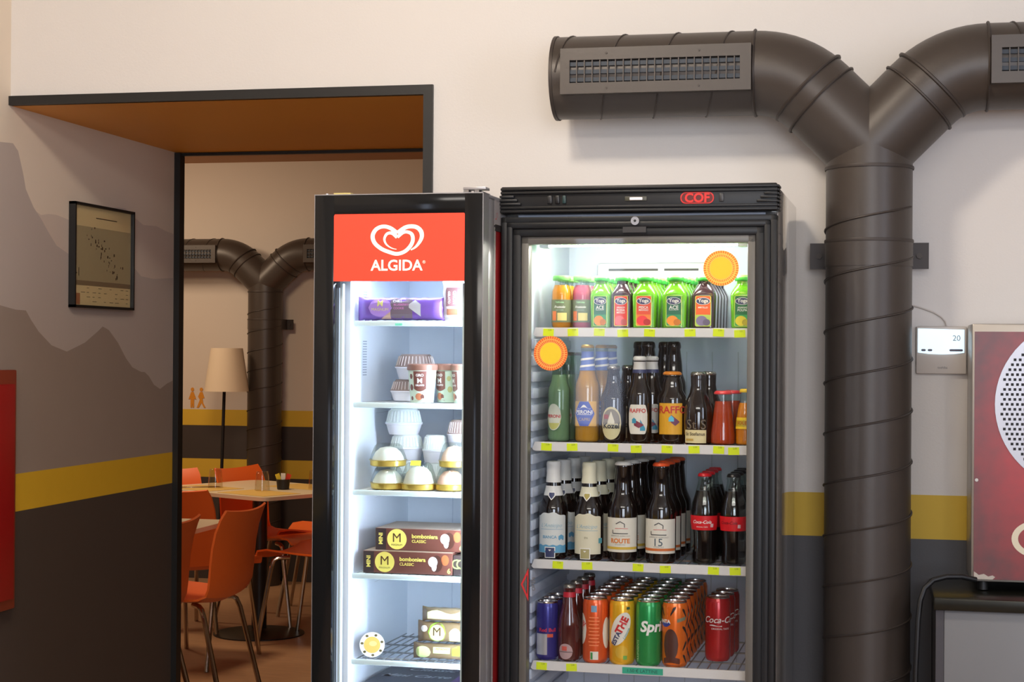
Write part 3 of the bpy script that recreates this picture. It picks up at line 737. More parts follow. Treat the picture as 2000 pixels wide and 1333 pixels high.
# row 2: mixed beers and aperitifs
def bottle(name, prof, body, cap=None, capr=.0148, fill=None, group=None, label='x', n=30):
    t = thing(name, label, 'bottle', group=group)
    mb = MB(); mb.lathe(prof, body, n=n, caps=(fill is None)); mb.build('glass_body', t)
    if fill:
        m, zf = fill; R = interp(prof); zs = [q[1] for q in prof if q[1] < zf]+[zf]
        mb = MB(); mb.lathe([(R(z)*.93, z+.002) for z in zs], m, n=n); mb.build('liquid', t)
    h = prof[-1][1]
    if cap:
        mb = MB(); v = [(capr*1.04, h-.006), (capr*1.08, h-.004), (capr*.98, h), (capr*.8, h+.002)]
        mb.lathe(v, cap, n=21*2)
        mb.build('cap', t)
    return t, interp(prof)
def std(h, r0, rn=.0135, sh=.55, nk=.78):
    return [(r0*.86, 0), (r0*.97, .003), (r0, .008), (r0, h*sh), (r0*.96, h*(sh+.045)), (r0*.72, h*(sh+.13)), (rn*1.25, h*nk), (rn, h*.93), (rn*1.12, h*.95), (rn*1.1, h*.97), (rn, h)]
G2 = 'beer and aperitif bottles on the second shelf'
z2 = SH[1]-.001
gold = mat('cap_gold', (200, 160, 70), .3, metal=.6); silver = mat('cap_silver', (150, 146, 140), .25, metal=.8); capw = mat('cap_white', (222, 222, 216), .35)
ambr = mat('amber_liquid', (214, 150, 50), .15); greenl = mat('green_bottle_liquid', (150, 172, 146), .15); redl2 = mat('red_orange_liquid', (206, 70, 30), .15)
g_grn = glass('bottle_green_glass', (214, 230, 216), rough=.04)
# clear-green lager
def placebrand(t, x, y, label, rz=0): put(t, FR, x, y, z2, label, rz)
t, R = bottle('beer_bottle', std(.208, .027), g_grn, silver, fill=(greenl, .155), group=G2)
mb = MB(); e = lambda s_: (lambda q: .058+s_*.031*math.sqrt(max(0, 1-q*q)))
mb.decal(R, -.004, .038, e(-1), e(1), mat('peroni_label', (206, 212, 196), .5), n=16, rows=4); mb.decal(R, -.004, .034, lambda q: .058-.029*math.sqrt(max(0, 1-q*q)), lambda q: .044, mat('label_sage', (190, 190, 110), .5), n=16, rows=3, off=.0007)
mb.text('PERONI', mat('label_crimson', (190, 40, 60), .5), -.004, .060, w=.034, R=R, bold=.02); mb.build('label', t)
placebrand(t, .112, .125, 'pale green beer bottle with oval white label, leftmost on the second shelf', -.15)
o = copy_tree(t); placebrand(o, .118, .20, 'pale green beer bottle right behind the leftmost one of the second shelf')
o = copy_tree(t); placebrand(o, .122, .275, 'pale green beer bottle, third one back in the leftmost row of the second shelf')
t, R = bottle('beer_bottle', std(.226, .0300), g_clear, gold, fill=(ambr, .165), group=G2)
mb = MB(); mb.decal(R, 0, .058, .038, .096, mat('label_amber', (220, 172, 76), .5), n=16, rows=4)
hx = lambda s_: (lambda q: .067+s_*(.0285 if abs(q) < .42 else .0285*(1-(abs(q)-.42)/.58*.95)))
blu = mat('label_royal_blue', (62, 84, 178), .5)
mb.decal(R, -.002, .050, hx(-1), hx(1), blu, n=24, rows=4, off=.0007); mb.text('PERONI', WHITE, -.002, .071, w=.040, R=R, bold=.02, off=.0012); mb.text('CAPRI', mat('label_goldtext', (190, 160, 110), .5), -.002, .054, w=.026, R=R, off=.0012)
mb.decal(R, -.002, .036, .0645, .0655, WHITE, n=10, rows=1, off=.0012); mb.decal(R, -.002, .03, lambda q: .080+.002*math.cos(3*q), lambda q: .083+.005*math.cos(4*q), WHITE, n=12, rows=1, off=.0012)
mb.build('label', t)
mb = MB(); mb.decal(R, 0, .075, .168, .212, mat('neck_foil_blue', (96, 120, 190), .4), n=24, rows=6)
for a in (.176, .192): mb.decal(R, 0, .07, lambda q: a+.004*q, lambda q: a+.005+.004*q, WHITE, n=20, rows=2, off=.0009)
mb.build('neck_label', t)
placebrand(t, .180, .122, 'clear beer bottle of amber beer with blue hexagon label and blue striped neck')
for k in (1, 2): o = copy_tree(t); placebrand(o, .192+.010*k, .122+.062*k, 'clear bottle of amber beer with blue striped neck, %s in row' % ORD[k])
t, R = bottle('beer_bottle', std(.178, .0295, sh=.56), dk, silver, group=G2)
mb = MB(); el = lambda c, hh: ((lambda q: c-hh*math.sqrt(max(0, 1-q*q))), (lambda q: c+hh*math.sqrt(max(0, 1-q*q))))
a, b = el(.046, .038)
mb.decal(R, 0, .050, a, b, mat('kozel_label', (206, 196, 150), .5), n=18, rows=4); mb.decal(R, 0, .044, lambda q: .045, lambda q: .046+.033*math.sqrt(max(0, 1-q*q)), mat('kozel_art', (128, 116, 92), .5), n=16, rows=3, off=.0007)
mb.decal(R, -.012, .012, .056, .066, mat('kozel_red', (160, 50, 44), .5), n=4, rows=1, off=.001); mb.decal(R, 0, .016, lambda q: .045, lambda q: .074-.024*abs(q), mat('kozel_cream', (216, 208, 180), .5), n=8, rows=2, off=.001)
mb.text('Kozel', BLACK, 0, .040, w=.038, R=R, bold=.03, off=.0012); mb.build('label', t)
placebrand(t, .242, .122, 'brown beer bottle with round beige label on the second shelf')
o = copy_tree(t); placebrand(o, .262, .205, 'brown beer bottle behind the one with the round beige label')
t, R = bottle('beer_bottle', std(.200, .0285), dk, capw, group=G2)
rr_ = lambda s_: (lambda q: .056+s_*(.034 if abs(q) < .7 else .034-.022*((abs(q)-.7)/.3)**2))
mb = MB(); mb.decal(R, 0, .048, rr_(-1), rr_(1), mat('raffo_white', (224, 220, 208), .5), n=18, rows=4); mb.text('RAFFO', mat('raffo_red', (196, 44, 40), .5), 0, .076, w=.038, h=None, R=R, bold=.02, off=.0011)
tq = mat('figure_teal', (60, 150, 180), .5); mr = mat('figure_maroon', (130, 50, 70), .5)
mb.decal(R, .003, .022, lambda q: .036+.006*abs(q), lambda q: .050-.006*q, mr, n=8, rows=2, off=.0011); mb.decal(R, -.008, .010, lambda q: .047, lambda q: .060-.004*abs(q), tq, n=6, rows=2, off=.0012); mb.decal(R, .012, .012, lambda q: .030, lambda q: .046-.010*q, tq, n=6, rows=2, off=.001)
mb.build('label', t)
mb = MB(); mb.decal(R, 0, .07, .163, .194, mat('neck_white', (206, 204, 200), .5), n=20, rows=3); mb.decal(R, 0, .07, .163, .171, navy, n=20, rows=1, off=.0008); mb.build('neck_label', t)
placebrand(t, .304, .120, 'dark beer bottle with white label, red letters and white neck on the second shelf')
t2, R2 = bottle('beer_bottle', std(.235, .030, rn=.0155, nk=.80), dk2, mat('cap_cola_black', (26, 26, 28), .3), group=G2)
o = copy_tree(t); placebrand(o, .3225, .183, 'dark beer bottle with white neck directly behind the red lettered one')
for k, (x, y) in enumerate(((.302, .255), (.364, .255), (.333, .32), (.272, .32))):
    o = t2 if k == 0 else copy_tree(t2); put(o, FR, x, y, z2, 'tall dark bottle behind the white labelled beers, ' + ('front left', 'front right', 'back right', 'back left')[k]+' one')
t, R = bottle('beer_bottle', std(.165, .0335, rn=.019, nk=.82, sh=.62), dk, mat('cap_orange', (214, 130, 40), .35), capr=.0205, group=G2)
mb = MB(); mb.decal(R, 0, .060, .022, .094, mat('raffo_amber', (222, 164, 40), .5), n=18, rows=3); mb.text('RAFFO', mat('raffo_red', (196, 44, 40), .5), .006, .079, h=.017, R=R, bold=.02, off=.0011)
mb.decal(R, .012, .020, lambda q: .042+.008*abs(q), lambda q: .060-.008*q, mat('figure_plum', (110, 60, 90), .5), n=8, rows=2, off=.001); mb.decal(R, .003, .012, lambda q: .052, lambda q: .066-.006*abs(q), mat('figure_sky', (90, 190, 220), .5), n=6, rows=2, off=.0012)
mb.build('label', t); placebrand(t, .378, .135, 'stubby brown beer bottle with orange cap and amber label')
t, R = bottle('beer_bottle', [(.029, 0), (.033, .004), (.0335, .06), (.033, .082), (.028, .098), (.0195, .118), (.0165, .135), (.0170, .150), (.0172, .160), (.0158, .165)], dk, silver, capr=.0165, group=G2)
mb = MB(); mb.decal(R, -.003, .054, .004, .034, mat('stefano_cream', (224, 208, 156), .5), n=16, rows=1); mb.text('St Stefanus', mat('ink_brown', (60, 44, 34), .5), -.003, .025, w=.046, R=R, bold=.01, off=.0011)
mb.decal(R, -.016, .02, .009, .014, mat('stefano_ochre', (196, 160, 80), .5), n=5, rows=1, off=.001)
mb.text('St S', mat('embossed_glass', (112, 100, 84), .2), 0, .047, w=.046, R=R, off=.0006); mb.build('label', t)
placebrand(t, .440, .122, 'squat brown abbey beer bottle with cream rectangular label')
o = copy_tree(t); placebrand(o, .455, .20, 'squat brown abbey beer bottle standing behind the other one')
t, R = bottle('aperitif_bottle', [(.026, 0), (.0295, .003), (.030, .02), (.025, .06), (.0198, .095), (.0188, .11), (.0195, .118), (.0185, .122)], g_clear, mat('cap_red', (214, 60, 66), .35), capr=.0195, fill=(redl2, .098), group=G2)
placebrand(t, .498, .118, 'small conical red aperitif bottle with red cap'); o = copy_tree(t); placebrand(o, .512, .182, 'small conical red aperitif bottle behind the front one')
t, R = bottle('soda_bottle', [(.020, 0), (.0225, .003), (.0225, .05), (.018, .08), (.0125, .10), (.011, .115), (.012, .124), (.0115, .127)], g_clear, mat('cap_yellow', (226, 190, 40), .35), capr=.0125, fill=(mat('yellow_orange_liquid', (240, 140, 20), .15), .095), group=G2)
mb = MB(); mb.decal(R, 0, .05, .038, .064, mat('soda_yellow', (240, 200, 30), .5), n=12, rows=1); mb.text('SOLE', mat('soda_ink', (190, 100, 20), .5), -.006, .052, w=.024, R=R, bold=.02, off=.001); mb.build('label', t)
placebrand(t, .549, .115, 'small yellow soda bottle with yellow cap at the right end of the second shelf')

# row 3: craft beers and colas
G3 = 'bottles on the third shelf'; z3 = SH[2]-.001
def craft(kind):
    t, R = bottle('beer_bottle', std(.224, .034, rn=.0145, sh=.50, nk=.74), dk, None, group=G3)
    fo = mat('foil_'+kind, (222, 222, 220) if kind == 'blue' else (226, 222, 196), .45)
    mb = MB(); v = [(R(z)*1.04+.0006, z) for z in (.178, .19, .20)]+[(.0172, .204), (.0165, .214), (.0172, .218), (.0165, .2245), (.0150, .2265)]
    mb.lathe(v, fo, n=30); mb.build('foil_cap', t)
    cl = mat('craft_label_'+kind, (214, 218, 216) if kind == 'blue' else (222, 216, 190), .5)
    mb = MB(); mb.decal(R, 0, .088, .1475, .170, fo, n=24, rows=4, off=.0006)
    sh_ = lambda q: .152+.0*q
    mb.decal(R, -.001, .017, lambda q: .137+.010*abs(q), lambda q: .156, WHITE, n=8, rows=2, off=.001); mb.decal(R, -.001, .013, lambda q: .1395+.009*abs(q), lambda q: .1545, navy if kind == 'blue' else mat('shield_gold', (176, 160, 84), .5), n=8, rows=2, off=.0013)
    mb.build('neck_label', t)
    wave = lambda q: .104+.005*math.cos(2.3*(q+.05))+.0015*math.sin(9*q)
    mb = MB(); mb.decal(R, 0, .075, .015, wave, cl, n=32, rows=4)
    bl = mat('craft_blue', (96, 160, 196), .5)
    if kind == 'blue':
        mb.decal(R, 0, .075, .0155, lambda q: .033+.0012*math.sin(14*q), bl, n=32, rows=1, off=.0007); mb.text('BIANCA', bl, -.004, .052, w=.034, R=R, bold=.02)
        mb.decal(R, .024, .014, lambda q: .046+.002*math.cos(5*q), lambda q: .058-.004*abs(q), bl, n=8, rows=1, off=.0008)
    else: mb.text('IPA', mat('craft_beige', (170, 166, 140), .5), 0, .053, w=.009, R=R, bold=.02); mb.decal(R, .036, .012, .040, .052, mat('craft_teal', (90, 160, 170), .5), n=5, rows=1, off=.0008)
    mb.text('L\'Anticipo', mat('craft_script', (150, 186, 200), .5), 0, .078, w=.052, R=R, shear=.4); mb.decal(R, 0, .056, .0695, .0702, bl, n=16, rows=1, off=.0009)
    mb.decal(R, -.003, .025, .003, .029, WHITE, n=5, rows=1, off=.0011); mb.decal(R, -.003, .021, .005, .027, navy if kind == 'blue' else mat('shield_khaki', (176, 166, 116), .5), n=5, rows=1, off=.0014); mb.decal(R, -.003, .006, lambda q: .019+.003*abs(q), lambda q: .023, WHITE, n=4, rows=1, off=.0017)
    mb.build('label', t); return t
rowcopy(craft('blue'), FR, .101, .122, z3, 4, .0705, .010, 'brown beer bottle with white foil neck and pale blue wave label', .06)
rowcopy(craft('cream'), FR, .187, .118, z3, 4, .0705, .010, 'brown beer bottle with cream foil neck and cream wave label', .0)
def route(kind):
    t, R = bottle('beer_bottle', std(.228, .035, rn=.0175, sh=.52, nk=.70), dk, mat('cap_white_'+kind, (224, 222, 216), .35) if kind == 'gold' else mat('cap_vermilion', (226, 84, 36), .35), capr=.0185, group=G3)
    wl = mat('brewery_label', (226, 222, 208), .5); inkd = mat('label_ink', (60, 60, 64), .5)
    mb = MB(); mb.decal(R, 0, .092, .023, .102, wl, n=30, rows=1)
    c = mat('label_gold', (214, 180, 70), .5) if kind == 'gold' else mat('label_rust', (206, 110, 50), .5)
    mb.decal(R, 0, .090, .029, .035, c, n=30, rows=1, off=.0007)
    def seg(x0, z0, x1, z1, w=.0009, m=inkd):
        L = math.hypot(x1-x0, z1-z0); nx, nz = -(z1-z0)/L*w, (x1-x0)/L*w
        q = []
        for i in range(5):
            a, b = x0+(x1-x0)*i/4, z0+(z1-z0)*i/4; q += [(a-nx, b-nz), (a+nx, b+nz)]
        mb.add([((R(z)+.001)*math.sin(x/R(z)), -(R(z)+.001)*math.cos(x/R(z)), z) for x, z in q], [(2*i, 2*i+2, 2*i+3, 2*i+1) for i in range(4)], m)
    seg(-.010, .088, 0, .0935); seg(0, .0935, .010, .088); seg(.010, .088, .010, .080); seg(-.018, .066, .0, .066); seg(0, .066, .018, .066); seg(-.018, .066, -.018, .074)
    pk = mat('label_pinkline', (214, 130, 120), .5); seg(-.012, .0775, 0, .078, m=pk, w=.0007); seg(0, .078, .018, .0775, m=pk, w=.0007)
    mb.text('BIRRIFICIO AGRICOLO', mat('label_tiny', (150, 146, 140), .5), 0, .0605, w=.046, R=R)
    if kind == 'gold': mb.text('ROUTE', mat('label_orange_text', (222, 130, 60), .5), 0, .049, w=.046, R=R, bold=.04); mb.text('GOLDEN ALE', mat('label_tiny', (150, 146, 140), .5), 0, .0405, w=.024, R=R)
    else: mb.text('15', mat('label_slate', (60, 80, 96), .5), 0, .049, h=.017, R=R); mb.text('AMBER ALE', mat('label_tiny', (150, 146, 140), .5), 0, .0385, w=.024, R=R)
    mb.build('label', t); return t
rowcopy(route('gold'), FR, .267, .116, z3, 4, .0725, .008, 'brown beer bottle with white cap and white label with gold stripe')
rowcopy(route('rust'), FR, .357, .112, z3, 4, .0725, .002, 'brown beer bottle with red-orange cap and white label with rust stripe')
def cola(kind):
    prof = [(.026, 0), (.0285, .003), (.029, .012), (.0275, .045), (.0285, .07), (.0315, .095), (.032, .118), (.029, .138), (.022, .160), (.0165, .180), (.0150, .192), (.0162, .197), (.0158, .201), (.0135, .206)]
    t, R = bottle('cola_bottle', prof, g_clear, mat('cap_cola_red', (200, 30, 40), .3) if kind == 'red' else mat('cap_cola_black', (26, 26, 28), .3), capr=.0150, fill=(mat('cola_liquid', (22, 12, 10), .06, coat=.8), .166), group=G3)
    rd = mat('cola_red_label', (214, 26, 36), .4)
    mb = MB(); mb.decal(R, 0, .080, .079, .112, rd, n=30, rows=4, off=.0006)
    if kind == 'red': mb.text('Coca-Cola', WHITE, -.002, .098, w=.044, R=R, shear=.35, bold=.012, off=.0012, sx=1); mb.text('ORIGINAL TASTE', WHITE, -.002, .0865, w=.026, R=R, off=.0012)
    else: mb.text('Coca-Cola', mat('cola_zero_ink', (110, 20, 26), .4), -.008, .098, w=.040, R=R, shear=.35, bold=.012, off=.0012)
    mb.decal(R, .021 if kind == 'red' else .016, .007, .086, .094, mat('badge_pink', (226, 190, 190), .4), n=4, rows=1, off=.0012)
    mb.build('label', t); return t
rowcopy(cola('red'), FR, .457, .118, z3, 4, .066, .0, 'glass cola bottle with red cap and red label')
rowcopy(cola('zero'), FR, .524, .115, z3, 4, .066, .0, 'glass cola bottle with black cap and red label')

# row 4: cans
alu = mat('can_aluminium', (196, 192, 188), .22, metal=1); G4 = 'cans on the bottom visible shelf'; z4 = SH[3]-.001
def can(h, rad, body, draw):
    t = thing('drink_can', 'x', 'can', group=G4)
    prof = [(rad*.86, .001), (rad*.97, .006), (rad, .011), (rad, h-.014), (rad*.97, h-.010), (rad*.90, h-.0035)]
    mb = MB(); mb.lathe(prof, body, n=40); mb.build('body', t)
    mb = MB(); mb.lathe([(rad*.90, h-.004), (rad*.925, h-.001), (rad*.90, h), (rad*.86, h-.001), (rad*.84, h-.005), (.001, h-.005)], alu, n=40, caps=False)
    mb.lathe([(rad*.84, 0), (rad*.87, .0015), (rad*.865, .003)], alu, n=40)
    ld = mb.build('lid', t)
    mb = MB(); mb.prism([(p[0], p[1]-.004) for p in ell(0, 0, .007, .011, 16)], h-.0048, h-.0036, alu, 'xy'); mb.build('pull_tab', ld)
    mb = MB(); R = interp(prof); draw(mb, R); mb.build('print', t); return t
def cm(n, c): return mat('can_'+n, c, .25, metal=.35, coat=.3)
def dr_red_bull(mb, R):
    b = cm('navy', (40, 40, 130)); s = cm('silver', (190, 190, 196))
    mb.decal(R, -.010, .030, .010, .062, s, n=12, rows=1); mb.decal(R, 0, .09, .008, .013, b, n=24, rows=1, off=.0007)
    mb.decal(R, .018, .02, lambda q: .014, lambda q: .060, b, n=6, rows=1, off=.0007)
    mb.text('Red Bull', mat('rb_red', (200, 40, 70), .4), .006, .071, w=.040, R=R, bold=.02); mb.decal(R, .012, .014, .054, .062, mat('rb_bull', (206, 80, 50), .4), n=5, rows=1, off=.001)
t = can(.136, .0265, cm('navy', (40, 40, 130)), dr_red_bull)
rowcopy(t, FR, .0905, .112, z4, 3, .055, .0, 'slim blue and silver energy drink can')
t, R = bottle('bitter_soda_bottle', [(.022, 0), (.0255, .004), (.0262, .02), (.0262, .075), (.0245, .095), (.0185, .122), (.0145, .145), (.0130, .16), (.0145, .168), (.0128, .175)], mat('maroon_bottle', (74, 20, 20), .08, coat=.8), silver, capr=.0140, group='dark red soda bottles on the bottom shelf')
mb = MB(); mb.decal(R, 0, .075, .148, .160, mat('neck_band_red', (190, 30, 50), .4), n=16, rows=2, off=.001); mb.build('neck_label', t)
mb = MB(); a, b = el(.024, .018); mb.decal(R, -.004, .036, a, b, mat('bitter_label', (180, 150, 150), .35), n=16, rows=3); mb.decal(R, -.006, .012, .026, .036, mat('bitter_art', (206, 90, 80), .4), n=4, rows=1, off=.001); mb.decal(R, -.004, .034, .0225, .0235, BLACK, n=8, rows=1, off=.001); mb.build('label', t)
rowcopy(t, FR, .1435, .108, z4, 4, .070, .002, 'dark red soda bottle with silver cap and red neck band')
HC, RC = .150, .0295
def dr_peach(mb, R):
    o = cm('peach', (232, 92, 36)); w = mat('can_white', (232, 228, 216), .3)
    a, b = el(.078, .036); mb.decal(R, -.034, .034, a, b, w, n=14, rows=3, off=.0005); a, b = el(.070, .036); mb.decal(R, .036, .026, a, b, w, n=14, rows=3, off=.0005)
    mb.text('THE', mat('the_red', (206, 40, 40), .4), -.032, .084, h=.012, R=R, rot=.9, bold=.03)
    mb.decal(R, .002, .013, .119, .134, mat('can_icon_blue', (120, 160, 190), .4), n=4, rows=1)
    for k in range(9): mb.decal(R, .002, .026 if k % 2 else .022, .105-.008*k, .1072-.008*k, mat('can_pale_print', (240, 140, 90), .4), n=6, rows=1)
    mb.decal(R, .003, .019, .009, .028, w, n=5, rows=1); mb.decal(R, -.003, .005, .010, .026, mat('can_icon_green', (60, 140, 70), .4), n=3, rows=1, off=.0007)
def dr_lemon(mb, R):
    w = mat('can_white', (232, 228, 216), .3)
    n = 40; pts = []
    for k in range(n):
        a = 2*PI*k/n; ex, ez = .021*math.cos(a), .041*math.sin(a); c, s = math.cos(-.42), math.sin(-.42)
        pts.append((ex*c-ez*s, .083+ex*s+ez*c))
    # wrapped fan in strips
    mb.add([((R(z)+.0006)*math.sin((x*q+0)/RC), -(R(z)+.0006)*math.cos((x*q)/RC), .083+(z-.083)*q) for q in (0, .34, .67, 1) for x, z in pts], [(i+n*k, (i+1) % n+n*k, (i+1) % n+n*(k+1), i+n*(k+1)) for k in range(3) for i in range(n)], w)
    mb.text('ESTA', navy, -.009, .062, w=.034, R=R, rot=1.1, bold=.04, off=.0014); mb.text('THE', mat('the_red', (206, 40, 40), .4), .004, .092, w=.042, R=R, rot=1.1, bold=.05, off=.0014)
    mb.text('Limone', mat('lemon_teal', (60, 150, 150), .4), .0145, .073, w=.028, R=R, rot=1.1, shear=.3, off=.0014)
    a, b = el(.030, .015); mb.decal(R, .004, .030, a, b, cm('lemon_pale', (240, 196, 70)), n=12, rows=3, off=.0004); mb.decal(R, .012, .009, .013, .022, mat('can_leaf', (110, 170, 70), .4), n=3, rows=1, off=.0008); mb.decal(R, .019, .008, .128, .134, mat('can_darkgreen', (50, 90, 60), .4), n=3, rows=1, off=.0008)
def dr_sprite(mb, R):
    mb.text('Sprite', WHITE, .026, .088, w=.082, R=R, shear=.18, bold=.035); mb.text('TRASPARENTE', mat('sprite_pale', (170, 220, 180), .4), -.022, .034, w=.05, R=R, rot=PI/2)
def dr_fanta(mb, R):
    bk = mat('stripe_black', (36, 24, 22), .4)
    for k, (x, z, w, s) in enumerate(((.000, .130, .013, -1), (.028, .125, .012, 1), (.040, .105, .014, -1), (.030, .085, .015, 1), (.043, .068, .014, 1), (.030, .05, .014, -1), (.045, .035, .014, 1), (.03, .02, .012, 1), (-.03, .128, .012, 1), (-.045, .10, .014, -1), (-.05, .06, .014, 1))):
        mb.decal(R, x, w, lambda q: z-.009*s*q-.004, lambda q: z-.009*s*q+.006*(1-abs(q))+.001, bk, n=6, rows=1)
    mb.decal(R, .020, .022, lambda q: .106+.003*q, lambda q: .114+.003*q, mat('can_grey_tag', (120, 120, 96), .4), n=6, rows=1, off=.0008)
    mb.decal(R, -.020, .026, lambda q: .092+.006*q*q, lambda q: .103, mat('fanta_blue', (40, 60, 150), .4), n=8, rows=1, off=.0006)
    mb.text('FANTA', WHITE, -.024, .105, w=.036, R=R, bold=.04, off=.0012)
    # plain dark brown printed patch
    mb.decal(R, -.004, .040, .004, lambda q: .020+.004*(1-q*q), mat('can_maroon', (88, 36, 24), .4), n=14, rows=2, off=.0006)
    a, b = el(.052, .036); mb.decal(R, -.006, .036, a, b, mat('can_umber', (74, 38, 30), .4), n=16, rows=3, off=.0006)
def dr_coke(mb, R):
    mb.text('Coca-Cola', WHITE, .013, .098, w=.088, R=R, shear=.35, bold=.012, sx=1); mb.text('ORIGINAL TASTE', WHITE, .010, .077, w=.044, R=R)
    mb.decal(R, -.002, .03, lambda q: .083-.001*q, lambda q: .085-.0015*math.sin(3*q), WHITE, n=8, rows=1)
CR = [(.206, .106, cm('peach', (232, 92, 36)), dr_peach, 'orange peach tea can', 7), (.2695, .104, cm('lemon', (240, 182, 32)), dr_lemon, 'yellow lemon tea can', 7),
      (.331, .104, cm('sprite', (20, 150, 74)), dr_sprite, 'green lemon-lime soda can', 7), (.392, .106, cm('fanta', (236, 112, 28)), dr_fanta, 'orange soda can with black stripes', 7)]
for x, y, m, d, lb, n in CR: rowcopy(can(HC, RC, m, d), FR, x, y, z4, n, .0600, .0, lb, jit=.0)
rowcopy(can(HC, RC, cm('coke', (186, 22, 34)), dr_coke), FR, .479, .205, z4, 3, .0605, .004, 'red cola can standing back from the shelf edge')
#PART4

# ================================================================ UPRIGHT FREEZER
KW, KH = .393, 1.80
fz = thing('ice_cream_freezer', 'slim upright black framed freezer with red heart sign header', 'freezer', FZ.p(0, 0, 0), ROT)
gblk = mat('freezer_black_glass', (22, 23, 24), .12, spec=.4); silv = mat('freezer_silver', (176, 174, 176), .3, metal=.5); fgrey = mat('freezer_side_grey', (168, 162, 158), .45)
fwhite = mat('freezer_liner', (238, 244, 252), .5)
mb = MB()
mb.box(.003, .012, .055, .53, .04, KH-.01, silv); mb.box(KW-.012, KW-.001, .055, .104, .04, KH-.004, silv, .002); mb.box(KW-.012, KW-.001, .104, .53, 1.735, KH-.006, fgrey)
mb.box(KW-.012, KW-.003, .118, .53, .04, 1.728, mat('freezer_side_red', (150, 26, 28), .35)); mb.box(KW-.012, KW-.0015, .104, .118, .04, 1.73, fgrey)
mb.box(KW-.012, KW-.0005, .110, .53, 1.722, 1.737, mat('side_bar_black', (50, 44, 42), .5))
mb.box(.003, KW-.001, .055, .53, KH-.012, KH, silv, .002)
mb.box(.012, KW-.012, .50, .53, .04, KH-.012, silv); mb.box(.012, KW-.012, .455, .50, .12, 1.75, fwhite)
mb.prism([(.012, .06), (.0645, .06), (.0835, .455), (.012, .455)], .12, 1.70, fwhite, 'xy'); mb.prism([(.362, .06), (KW-.012, .06), (KW-.012, .455), (.352, .455)], .12, 1.70, fwhite, 'xy')
mb.box(.012, KW-.012, .06, .50, 1.64, 1.788, fwhite); mb.box(.012, KW-.012, .06, .50, .04, .12, fwhite)
mb.box(.1995, .2005, .4538, .455, .12, 1.64, mat('liner_seam', (196, 206, 220), .5))
mb.box(.003, KW-.001, .055, .53, 0, .04, gblk)
for k in range(5): mb.box(.081, .0812, .2, .3, 1.30-k*.2, 1.3005-k*.2, silv)
mb.build('cabinet', fz)
mb = MB(); mb.box(KW-.0005, KW+.0003, .112, .118, 1.748, 1.750, redl)
R_ = .006; mb.add([(KW+.0004, .123+(q)*math.cos(a)*.9, 1.758+(q)*math.sin(a)) for q in (R_, R_*.72) for a in [2*PI*i/24 for i in range(24)]], [(i, (i+1) % 24, (i+1) % 24+24, i+24) for i in range(24)], mat('side_logo_pink', (196, 120, 116), .5)); mb.build('side_emblem', fz, smooth=False)
# door
mb = MB(); gz0, gz1 = .10, 1.6035
mb.box(-.001, .0445, .0, .045, .06, KH-.002, gblk, .0004); mb.box(.3505, KW-.002, 0, .045, .06, KH-.002, gblk, .0004)
mb.box(.04, .355, .0005, .045, 1.7545, KH-.002, gblk, .0004); mb.box(.04, .355, .0005, .045, .06, gz0, gblk, .0004)
mb.box(.0445, .351, .004, .04, gz1, 1.7548, gblk)
mb.box(-.003, -.001, .002, .05, .06, KH, silv); mb.box(KW-.002, KW, .001, .05, .06, KH, silv); mb.box(-.003, KW, .001, .05, KH-.002, KH, silv)
dz = mb.build('door', fz)
rs = mat('header_red', (250, 70, 48), .3, emit=.55, ecol=(250, 60, 40)); hw = mat('header_white', (250, 235, 218), .4, emit=.55)
mb = MB(); mb.prism([(.045, gz1), (.3505, gz1), (.3505, 1.751), (.3485, 1.7545), (.047, 1.7545), (.045, 1.751)], -.0008, .004, rs)
# heart emblem: outer spiral heart and inner heart, as tapered strokes
def stroke(pts, ws, m, y, cx, cz, k):
    L, Rr = [], []
    n = len(pts)
    for i, (a, b) in enumerate(pts):
        p, q = pts[max(i-1, 0)], pts[min(i+1, n-1)]
        dx, dz_ = q[0]-p[0], q[1]-p[1]; l = math.hypot(dx, dz_) or 1; nx, nz = -dz_/l, dx/l; w = ws(i/(n-1))
        L.append((cx+k*(a+nx*w), y, cz+.87*k*(b+nz*w))); Rr.append((cx+k*(a-nx*w), y, cz+.87*k*(b-nz*w)))
    mb.add(L+Rr, [(i, i+1, n+i+1, n+i) for i in range(n-1)], m)
def catmull(P_, n=8):
    out = []; Q = [P_[0]]+P_+[P_[-1]]
    for i in range(1, len(Q)-2):
        a, b, c, d = Q[i-1:i+3]
        for j in range(n):
            t_ = j/n
            out.append(tuple(.5*((2*b[k])+(-a[k]+c[k])*t_+(2*a[k]-5*b[k]+4*c[k]-d[k])*t_*t_+(-a[k]+3*b[k]-3*c[k]+d[k])*t_**3) for k in (0, 1)))
    return out+[P_[-1]]
# coordinates in photo-crop units, centred on the heart
A = catmull([(.92, -.84), (1.3, -.55), (1.62, .0), (1.62, .48), (1.35, .82), (.95, .92), (.5, .82), (.0, .42)])
B = catmull([(.0, .42), (-.5, .82), (-1.0, .93), (-1.45, .72), (-1.68, .25), (-1.55, -.28), (-1.1, -.72), (-.55, -.98), (-.02, -1.12), (.5, -.95), (.88, -.55), (1.05, -.1), (.98, .32), (.7, .50), (.38, .46), (.0, .12)])
Cc = catmull([(.0, .12), (-.35, .42), (-.7, .38), (-.88, .0), (-.75, -.4), (-.4, -.68), (-.05, -.78)])
kk = .0345
stroke(A, lambda t: .04+.11*math.sin(PI*min(t*1.0, .5))*1.0, hw, -.0014, .195, 1.698, kk)
stroke(B, lambda t: .14 if t < .5 else .14-.03*(t-.5)*2, hw, -.00142, .195, 1.698, kk)
stroke(Cc, lambda t: .12*(1-t)+.02, hw, -.00144, .195, 1.698, kk)
